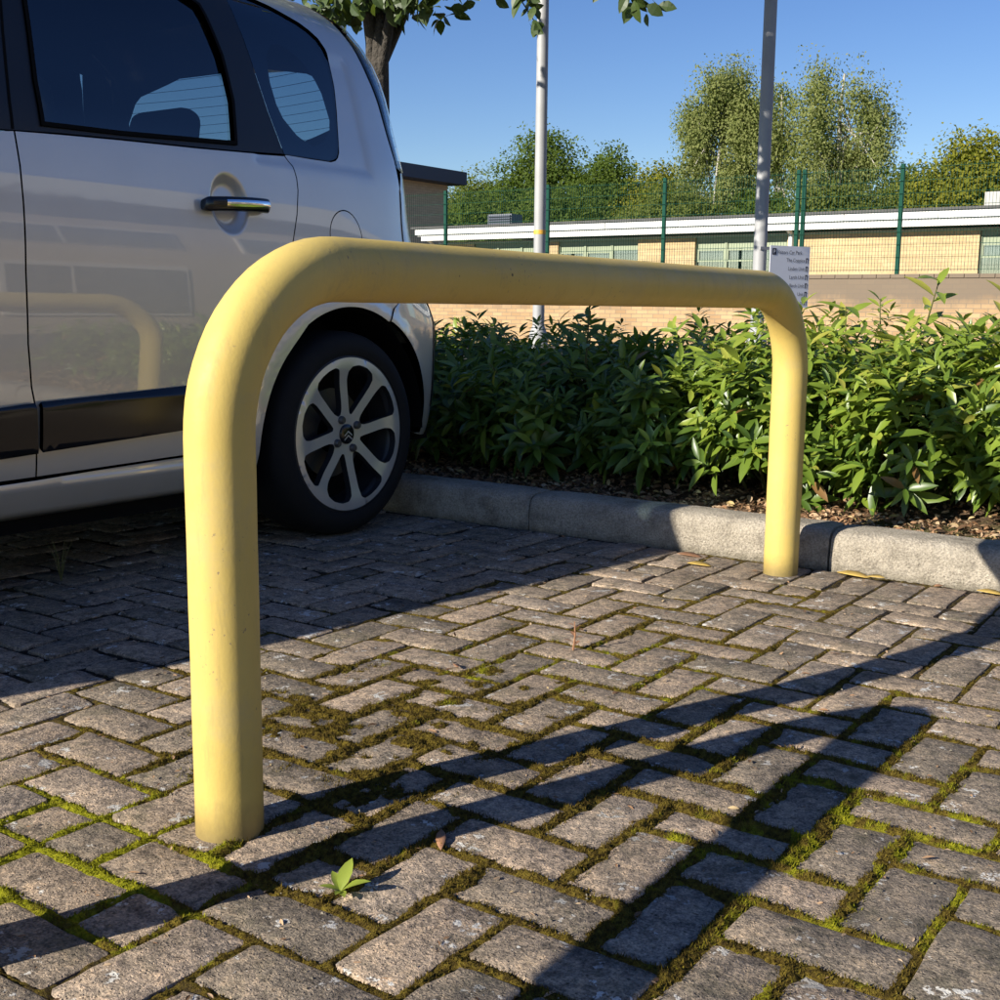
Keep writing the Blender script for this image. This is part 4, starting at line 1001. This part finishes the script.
# ================================================================== LONG LOW BUILDING
YB = 23.0
bl = empty('low_building', (-8, YB, 0), 'long single storey yellow brick building with a white fascia behind the fence', 'building')
def bp(o): o.matrix_parent_inverse = bl.matrix_basis.inverted(); return o
wins = [(-17.21, -15.15), (-14.757, -12.624), (-11.211, -9.10), (-5.256, -3.1), (-.6, 1.5)]
xs = -18.6; segs = []
for a, c in wins: segs.append((xs, a)); xs = c
segs.append((xs, 6.))
for a, c in segs: bp(boxo('brick_panel', (a, YB, -.03), (c, YB+.25, 2.24), 'yellow_brick', bl))
for a, c in wins: bp(boxo('brick_panel', (a, YB+.03, -.03), (c, YB+.22, 1.15), 'yellow_brick', bl))
bp(boxo('rear_wall', (-18.6, YB+9.7, -.03), (6, YB+9.95, 2.24), 'yellow_brick', bl)); bp(boxo('end_wall', (-18.62, YB+.25, -.03), (-18.4, YB+9.7, 2.24), 'side_brick', bl)); bp(boxo('end_wall', (5.8, YB+.25, -.03), (6.02, YB+9.7, 2.24), 'side_brick', bl))
bp(boxo('inner_wall', (-18.3, YB+2.5, -.02), (5.7, YB+2.6, 2.24), 'dark_inside', bl))
k = 0
for x in np.arange(-18.75, 6, 1.83):
    bp(boxo('fascia_board', (x+.006, YB-.42, 2.462), (x+1.824, YB-.385, 2.60), 'white_board', bl))
bp(boxo('fascia_gutter', (-18.6, YB-.36, 2.318), (6.1, YB-.24, 2.425), 'white_board', bl))
bp(boxo('soffit', (-18.7, YB-.37, 2.43), (6.1, YB+.3, 2.455), 'white_board', bl))
bp(boxo('roof_edge', (-18.85, YB-.46, 2.606), (6.2, YB+10, 2.655), 'roof_felt', bl)); bp(boxo('ceiling', (-18.5, YB+.25, 2.25), (5.9, YB+9.7, 2.31), 'white_board', bl))
bp(Geo().add([(-18.85, YB+.4, 2.656), (6.2, YB+.4, 2.656), (6.2, YB+9.9, 2.95), (-18.85, YB+9.9, 2.95), (-18.85, YB+9.9, 2.65), (6.2, YB+9.9, 2.65)], [(0, 1, 2, 3), (3, 2, 5, 4)]).obj('roof_slope', 'roof_felt', bl))
bp(Geo().tube([(-9.0, YB-.06, 0), (-9.0, YB-.06, 2.25), (-9.0, YB-.28, 2.36)], .055, 12).obj('downpipe', 'white_frame', bl, True, 40)); bp(Geo().tube([(-18.45, YB-.1, 0), (-18.45, YB-.1, 2.25), (-18.45, YB-.28, 2.36)], .055, 12).obj('downpipe', 'white_frame', bl, True, 40))
for a, c in wins:
    w_ = empty('window', (a, YB, 1.15), parent=bl); bp(w_); wi = Matrix.Translation((-a, -YB, -1.15))
    def q(o): o.matrix_parent_inverse = wi; return o
    n = 2 if c-a < 2.3 else 3; n = 3 if c-a > 2.05 else 2
    wd = (c-a)/n
    q(boxo('frame', (a, YB+.06, 2.14), (c, YB+.13, 2.238), 'sage_panel', w_)); q(boxo('sill', (a, YB+.02, 1.151), (c, YB+.13, 1.20), 'sage_panel', w_))
    for i in range(n+1): q(boxo('mullion', (a+i*wd-.03, YB+.058, 1.2), (a+i*wd+.03, YB+.132, 2.14), 'sage_panel', w_))
    for i in range(n):
        x0, x1 = a+i*wd+.03, a+(i+1)*wd-.03
        q(boxo('transom_panel', (x0, YB+.085, 2.0), (x1, YB+.11, 2.14), 'sage_panel', w_)); q(boxo('pane', (x0, YB+.095, 1.2), (x1, YB+.105, 2.0), 'pane_glass', w_))
        if i < 2:
            z0, z1 = 1.72, 1.99
            for bx in (((x0, z0), (x1, z0+.035)), ((x0, z1-.035), (x1, z1)), ((x0, z0+.036), (x0+.035, z1-.036)), ((x1-.035, z0+.036), (x1, z1-.036))):
                q(boxo('casement', (bx[0][0], YB+.07, bx[0][1]), (bx[1][0], YB+.094, bx[1][1]), 'sage_panel', w_))
            q(boxo('blind', (x0+.05, YB+.16, z0), (x1-.05, YB+.165, z1), 'blind', w_))
vent = empty('roof_vent', (-17.9, 25.2, 2.65), 'dark louvred vent box on the roof of the low building', 'vent')
wp(boxo('housing', (-18.3, 25.1, 2.70), (-17.55, 25.6, 3.12), 'louvre', vent), vent)
for k in range(6): wp(boxo('louvre_slat', (-18.28, 25.05, 2.74+k*.062), (-17.57, 25.098, 2.775+k*.062), 'slate_fascia', vent), vent)
ch = boxo('roof_box', (-5.71, 25, 2.68), (-4.6, 25.8, 3.13), 'grey_box', None, .01); props(ch, 'pale grey box standing on the building roof at the right edge', 'roof box')
# second building at left, its side wall running away
lb = empty('flat_roof_building', (-26, 26, 0), 'brown brick building with a dark overhanging flat roof beyond the car', 'building')
wp(boxo('wall', (-34, 23.4, -.03), (-23.21, 29.7, 4.50), 'side_brick', lb), lb); wp(boxo('roof', (-34.6, 22.8, 4.505), (-22.66, 30.0, 4.90), 'slate_fascia', lb), lb)
# building across the car park, seen only as a reflection in the car's side
rb = empty('facing_building', (15, 10, 0), 'two storey pale brick building across the car park, mirrored in the car door', 'building')
wp(boxo('wall', (18, 2, -.03), (28, 44, 7.4), 'pale_brick', rb), rb); wp(boxo('roof_edge', (17.5, 1.5, 7.405), (28.5, 44.5, 7.8), 'white_board', rb), rb)
for z0, z1 in ((.9, 2.9), (4.3, 6.2)):
    for k in range(5):
        y = 5.5+k*7.4; w_ = empty('window', (18, y, z0), parent=rb); wp(w_, rb); wi = Matrix.Translation((-18, -y, -z0))
        for nm, aa, bb, mt in (('frame', (17.93, y, z0), (17.997, y+5.2, z1), 'beige_frame'), ('pane', (17.90, y+.12, z0+.12), (17.927, y+1.7, z1-.12), 'far_pane'), ('pane', (17.90, y+1.85, z0+.12), (17.927, y+5.08, z1-.12), 'far_pane')):
            o = boxo(nm, aa, bb, mt, w_); o.matrix_parent_inverse = wi

# ================================================================== TREES
def limb_tree(name, label, cat_group, base, top, rad, blobs, nleaf, lsz, mat, seed, bark='bark', hang=0., limbs=9, tv=None, hollow=.45, clump=.35, extra=None, twigs=()):
    r = np.random.default_rng(seed); root = empty(name, base, label, 'tree', cat_group); inv = Matrix.Translation(-Vector(base))
    G = Geo(); b0 = Vector(base); t0 = Vector(top)
    mids = [b0.lerp(t0, k)+Vector((r.normal(0, rad*.5), r.normal(0, rad*.5), 0))*(k > 0) for k in np.linspace(0, 1, 6)]
    G.tube(mids, [rad*(1-.75*k) for k in np.linspace(0, 1, 6)], 12, False)
    for k in range(limbs):
        s = b0.lerp(t0, r.uniform(.35, .9)); bb = blobs[r.integers(len(blobs))]; e = Vector(np.array(bb[:3])+r.normal(0, .4, 3)*np.array(bb[3:6]))
        m = s.lerp(e, .5)+Vector((0, 0, .08*(e-s).length)); G.tube([s, m, e], [rad*.4, rad*.25, rad*.06], 7, False)
    for tw in twigs: G.tube(tw, [.010, .006, .0025], 6, False)
    o = G.obj('trunk', bark, root, True); o.matrix_parent_inverse = inv
    vol = np.array([q[3]*q[4]*q[5] for q in blobs])**.72; cnt = (nleaf*vol/vol.sum()).astype(int); P_ = []; Dn = []
    for q, c in zip(blobs, cnt):
        nc = max(6, int(c/34)); d = r.normal(0, 1, (nc, 3)); d /= np.linalg.norm(d, axis=1, keepdims=True)
        rr = r.uniform(hollow, 1.08, nc)*(.78+.42*fbm(d[:, 0]*1.5+seed, d[:, 2]*1.5+d[:, 1], 1.7, 3)); cc = np.array(q[:3])+d*rr[:, None]*np.array(q[3:6])
        per = int(c/nc)+1; cs = clump*r.uniform(.5, 1.3, nc); p = np.repeat(cc, per, 0)+np.clip(r.normal(0, 1, (nc*per, 3)), -1.5, 1.5)*np.repeat(cs, per)[:, None]*[1, 1, .7+hang]
        P_.append(p); Dn.append(np.repeat(d, per, 0))
    p = np.concatenate(P_); dn = np.concatenate(Dn)
    if extra is not None: p = np.concatenate([p, extra]); dn = np.concatenate([dn, np.tile([0, -.3, -.3], (len(extra), 1))])
    n = len(p); ld = r.normal(0, .8, (n, 3))+dn*.3; ld[:, 2] -= .35+hang; up = dn*1.3+r.normal(0, .36, (n, 3))+[0, -.25, .55]
    tmpl = tv or LEAF_FAR; V, F = scatter(tmpl[0], tmpl[1], p, frames(ld, up), lsz*r.uniform(.6, 1.3, n))
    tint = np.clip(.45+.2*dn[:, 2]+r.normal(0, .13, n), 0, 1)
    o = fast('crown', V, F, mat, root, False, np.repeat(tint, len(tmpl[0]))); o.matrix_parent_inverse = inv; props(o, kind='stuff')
    return root
LEAF_FAR = (np.array([(0, 0, 0), (-.36, .5, .06), (0, 1, -.08), (.36, .5, .06)], float), np.array([(0, 1, 2), (0, 2, 3)]))
GT = 'trees beyond the low building'
Yt = 40.
def bush(x, z, w, mat, lb, seed, y=Yt, n=30000, ls=.125):
    limb_tree('broadleaf_tree', lb, GT, (x, y, 0), (x, y, z*.7), .16, [(x, y, z*.45, w, w*.8, z*.42), (x-w*.4, y-.3, z*.62, w*.6, w*.6, z*.24), (x+w*.4, y, z*.68, w*.55, w*.6, z*.22), (x, y, z*.84, w*.42, w*.42, z*.15)], n, ls, mat, seed)
bush(-29.6, 6.3, 2.3, 'tree_olive', 'bushy olive green tree left of the lamp columns, nearest the flat roofed building', 1)
bush(-26.4, 7.9, 2.2, 'tree_dark', 'tall dark green tree directly behind the left lamp column', 2)
bush(-23.3, 6.9, 1.7, 'tree_dark', 'pointed dark green tree just right of the left lamp column', 3)
bush(-21.0, 6.1, 1.7, 'tree_yellow', 'tree with yellowing top midway between the two lamp columns', 4)
bush(-31.8, 5.2, 2.2, 'tree_olive', 'low olive tree behind the flat roofed building', 5)
bush(-27.6, 5.0, 2.2, 'tree_dark', 'low dense tree in front of the tall dark one, left of the left lamp column', 6, 37)
bush(-23.6, 5.0, 2.4, 'tree_dark', 'low dense tree under the pointed tree, right of the left lamp column', 7, 37)
bush(-19.2, 4.9, 2.2, 'tree_olive', 'low dense tree left of the tall birch', 8, 37)
bush(-9.6, 6.4, 2.1, 'tree_yellow', 'yellow green rounded tree at the right edge of the picture', 9, 39)
bush(-11.6, 5.3, 1.9, 'tree_olive', 'low olive tree left of the yellow green tree on the right', 10, 39)
bush(-7.2, 5.6, 2.0, 'tree_dark', 'dark green tree beyond the right edge', 11, 39, 12000)
bush(-3.6, 6.0, 2.4, 'tree_olive', 'olive tree behind the low building, well beyond the right edge', 14, 40, 9000, .2)
bush(.8, 6.8, 2.6, 'tree_dark', 'large dark tree behind the right end of the low building, out of the frame', 15, 41, 9000, .2)
bush(-13.6, 4.9, 2.0, 'tree_olive', 'low tree under the right birch', 12, 38)
bush(-16.2, 4.8, 2.0, 'tree_dark', 'low dark tree between the two birches', 13, 38)
def birch(x, z, w, lb, seed, n, lo=.36):
    r = np.random.default_rng(seed); bl_ = []
    for k in range(26):
        q = r.random(); zz = lo+(.95-lo)*q; wr = w*(1.05-.55*max(0, q-.45)/.55)*(.75+.25*min(1, q/.3)); a = r.uniform(0, 6.28); rr = wr*math.sqrt(r.random())*.72
        bl_.append((x+rr*math.cos(a), Yt-1+rr*math.sin(a), z*zz, w*.34, w*.34, z*r.uniform(.07, .12)))
    limb_tree('birch_tree', lb, 'birch trees', (x, Yt-1, 0), (x, Yt-1, z*.95), .14, bl_, n, .092, 'tree_birch', seed, 'bark_pale', .7, 22, None, .05, .24)
birch(-18.2, 8.9, 2.0, 'tall birch with dense drooping foliage left of the right lamp column', 21, 60000)
birch(-13.9, 8.9, 2.1, 'airy birch with pale stems right of the right lamp column', 22, 34000)
birch(-16.0, 8.4, 1.2, 'thin half bare birch standing between the two bigger birches', 23, 11000)
# broadleaf tree in the bed, its crown above the frame
tv = leaf_template(.62, .2, .2, ((.0, .15), (.22, .8), (.5, 1.), (.78, .6), (1., .0)))
r = np.random.default_rng(77); ex = []
def hangpts(x0, y, z0, x1, z1, n, sp): 
    for _ in range(n):
        k = r.random(); ex.append((x0+(x1-x0)*k+r.normal(0, sp), y+r.normal(0, sp*1.5), z0+(z1-z0)*k+abs(r.normal(0, sp))))
hangpts(-4.35, 3.95, 2.30, -3.55, 2.24, 200, .10); hangpts(-3.75, 3.9, 2.42, -3.45, 2.20, 110, .08); hangpts(-3.45, 3.95, 2.50, -3.15, 2.28, 70, .06)
hangpts(-3.0, 3.9, 2.42, -2.76, 2.05, 34, .03); hangpts(-2.50, 3.95, 2.30, -2.12, 2.05, 34, .024); hangpts(-3.2, 3.9, 2.5, -2.6, 2.32, 20, .04); hangpts(-3.9, 3.8, 2.45, -4.2, 2.12, 60, .06)
limb_tree('lime_tree', 'leafy tree rising behind the car, its trunk beside the tailgate', 'car park trees', (-3.955, 4.0, .08), (-3.93, 4.0, 3.6), .095,
          [(-3.75, 4.1, 3.6, 1.0, 1.1, .85), (-3.1, 4.0, 3.3, 1.0, 1.0, .65), (-3.7, 4.2, 4.4, .85, 1.0, .7)], 9000, .086, 'lime_leaf', 31, 'bark', .1, 16, tv, .35, .26, np.array(ex), [[(-3.9, 4.0, 3.0), (-3.2, 3.92, 2.65), (-2.76, 3.9, 2.07)], [(-3.7, 4.0, 2.9), (-2.8, 3.95, 2.45), (-2.12, 3.95, 2.07)], [(-3.9, 4., 2.6), (-3.6, 3.93, 2.5), (-3.2, 3.95, 2.3)]])

# ================================================================== SMALL THINGS ON THE PAVING
n = 1500; p = np.stack([RNG.uniform(-1.6, .6, n), RNG.uniform(-.8, 1.72, n), np.full(n, .0018)], 1); tvg, tfg = leaf_template(.35, .3, .1)
dg_ = RNG.normal(0, 1, (n, 3)); dg_[:, 2] *= .08; V, F = scatter(tvg, tfg, p, frames(dg_, RNG.normal(0, .25, (n, 3))+[0, 0, 1]), RNG.uniform(.003, .010, n)*RNG.choice([1, 1, 1, 1.9], n))
props(fast('paving_debris', V, F, 'litter', None, False, np.repeat(RNG.random(n), len(tvg))), 'scraps of dead leaf and straw scattered over the paving', 'debris', kind='stuff')
n = 1400; p = np.stack([RNG.uniform(-1.7, .6, n), RNG.uniform(-.8, 1.72, n), np.full(n, .001)], 1); tg = np.array([(-.5, -.4, 0), (.5, -.4, 0), (0, .6, 0), (.05, 0, .6)]); fg_ = np.array([(0, 1, 3), (1, 2, 3), (2, 0, 3)])
dg_ = RNG.normal(0, 1, (n, 3)); dg_[:, 2] = 0; V, F = scatter(tg, fg_, p, frames(dg_, np.tile([0., 0, 1], (n, 1))), RNG.uniform(.0015, .0045, n))
props(fast('grit', V, F, 'kerb', None, False), 'fine grit and small stone chips lying on the paving', 'grit', kind='stuff')

def fallen(x, y, z, size, ang, mat, label, tilt=0., wid=.42):
    tv_, tf_ = leaf_template(wid, .25, .08)
    o = fast('fallen_leaf', tv_*size, tf_, mat, None, True); o.location = (x, y, z); o.rotation_euler = (tilt, 0.12, ang)
    o.modifiers.new('thickness', 'SOLIDIFY').thickness = .0006
    return props(o, label, 'leaf', 'fallen leaves on the paving')
fallen(-.70, 1.56, .006, .07, -1.3, 'dry_leaf_yellow', 'yellow fallen leaf left of the far leg of the hoop')
fallen(-.78, 1.66, .006, .075, -1.4, 'dry_leaf_brown', 'orange brown fallen leaf against the kerb at the shadow edge')
fallen(-.33, 1.69, .008, .09, -1.5, 'dry_leaf_yellow', 'long yellow leaf against the kerb right of the hoop leg')
fallen(-.25, 1.675, .01, .06, -1.9, 'dry_leaf_yellow', 'curled yellow leaf beside the long one at the kerb', .2)
fallen(.02, 1.70, .008, .07, -1.5, 'dry_leaf_yellow', 'yellow leaf at the kerb near the right edge of the picture')
fallen(-.08, 1.69, .006, .035, -.5, 'dry_leaf_brown', 'tiny reddish leaf at the kerb between the yellow ones')
fallen(-.20, -.17, .007, .055, -2.5, 'dry_leaf_brown', 'brown bark like leaf on the moss right of the near hoop leg', .02, .24)
fallen(-.62, .42, .006, .03, .8, 'dry_leaf_brown', 'small brown leaf on the mossy blocks in the middle')
weed = empty('weed_seedling', (-.195, -.37, .0), 'small bright green weed seedling growing in a paving joint', 'weed')
tvw, tfw = leaf_template(.42, .3, .25)
for k, (a, l, e) in enumerate(((.3, .042, .9), (-1.0, .038, .6), (2.2, .026, .5), (1.1, .030, .7), (-2.2, .024, .4), (3.6, .02, .5))):
    o = fast('leaf', tvw, tfw, 'laurel', weed, True, np.full(len(tvw), .82)); o.location = (0, 0, .004); o.rotation_euler = (e, 0, a); o.scale = (l, l, l)
stalk = empty('dry_stalk', (-.515, .671, 0), 'dry brown weed stalk standing in the middle of the paving', 'weed')
o = Geo().tube([(0, 0, 0), (.002, .001, .022), (0, .002, .042)], [.0016, .0013, .0008], 6).obj('stem', 'dry_leaf_brown', stalk); stalk.scale = (1.5, 1.5, 1.4)
for k in range(7):
    o = fast('leaf', tvw, tfw, 'dry_leaf_brown', stalk, True); o.location = (0, .001, .006+k*.005); o.rotation_euler = (.5+.1*(k % 3), 0, k*2.4); s_ = .016-.001*k; o.scale = (s_, s_, s_)
tall = empty('dry_grass_tuft', (-1.86, .42, 0), 'thin grass tuft under the sill of the car', 'grass')
for k in range(6):
    a = k*1.05; o = Geo().tube([(0, 0, 0), (.012*math.cos(a), .012*math.sin(a), .06), (.035*math.cos(a), .035*math.sin(a), .11)], [.0014, .0011, .0004], 4).obj('blade', 'stem_green', tall)
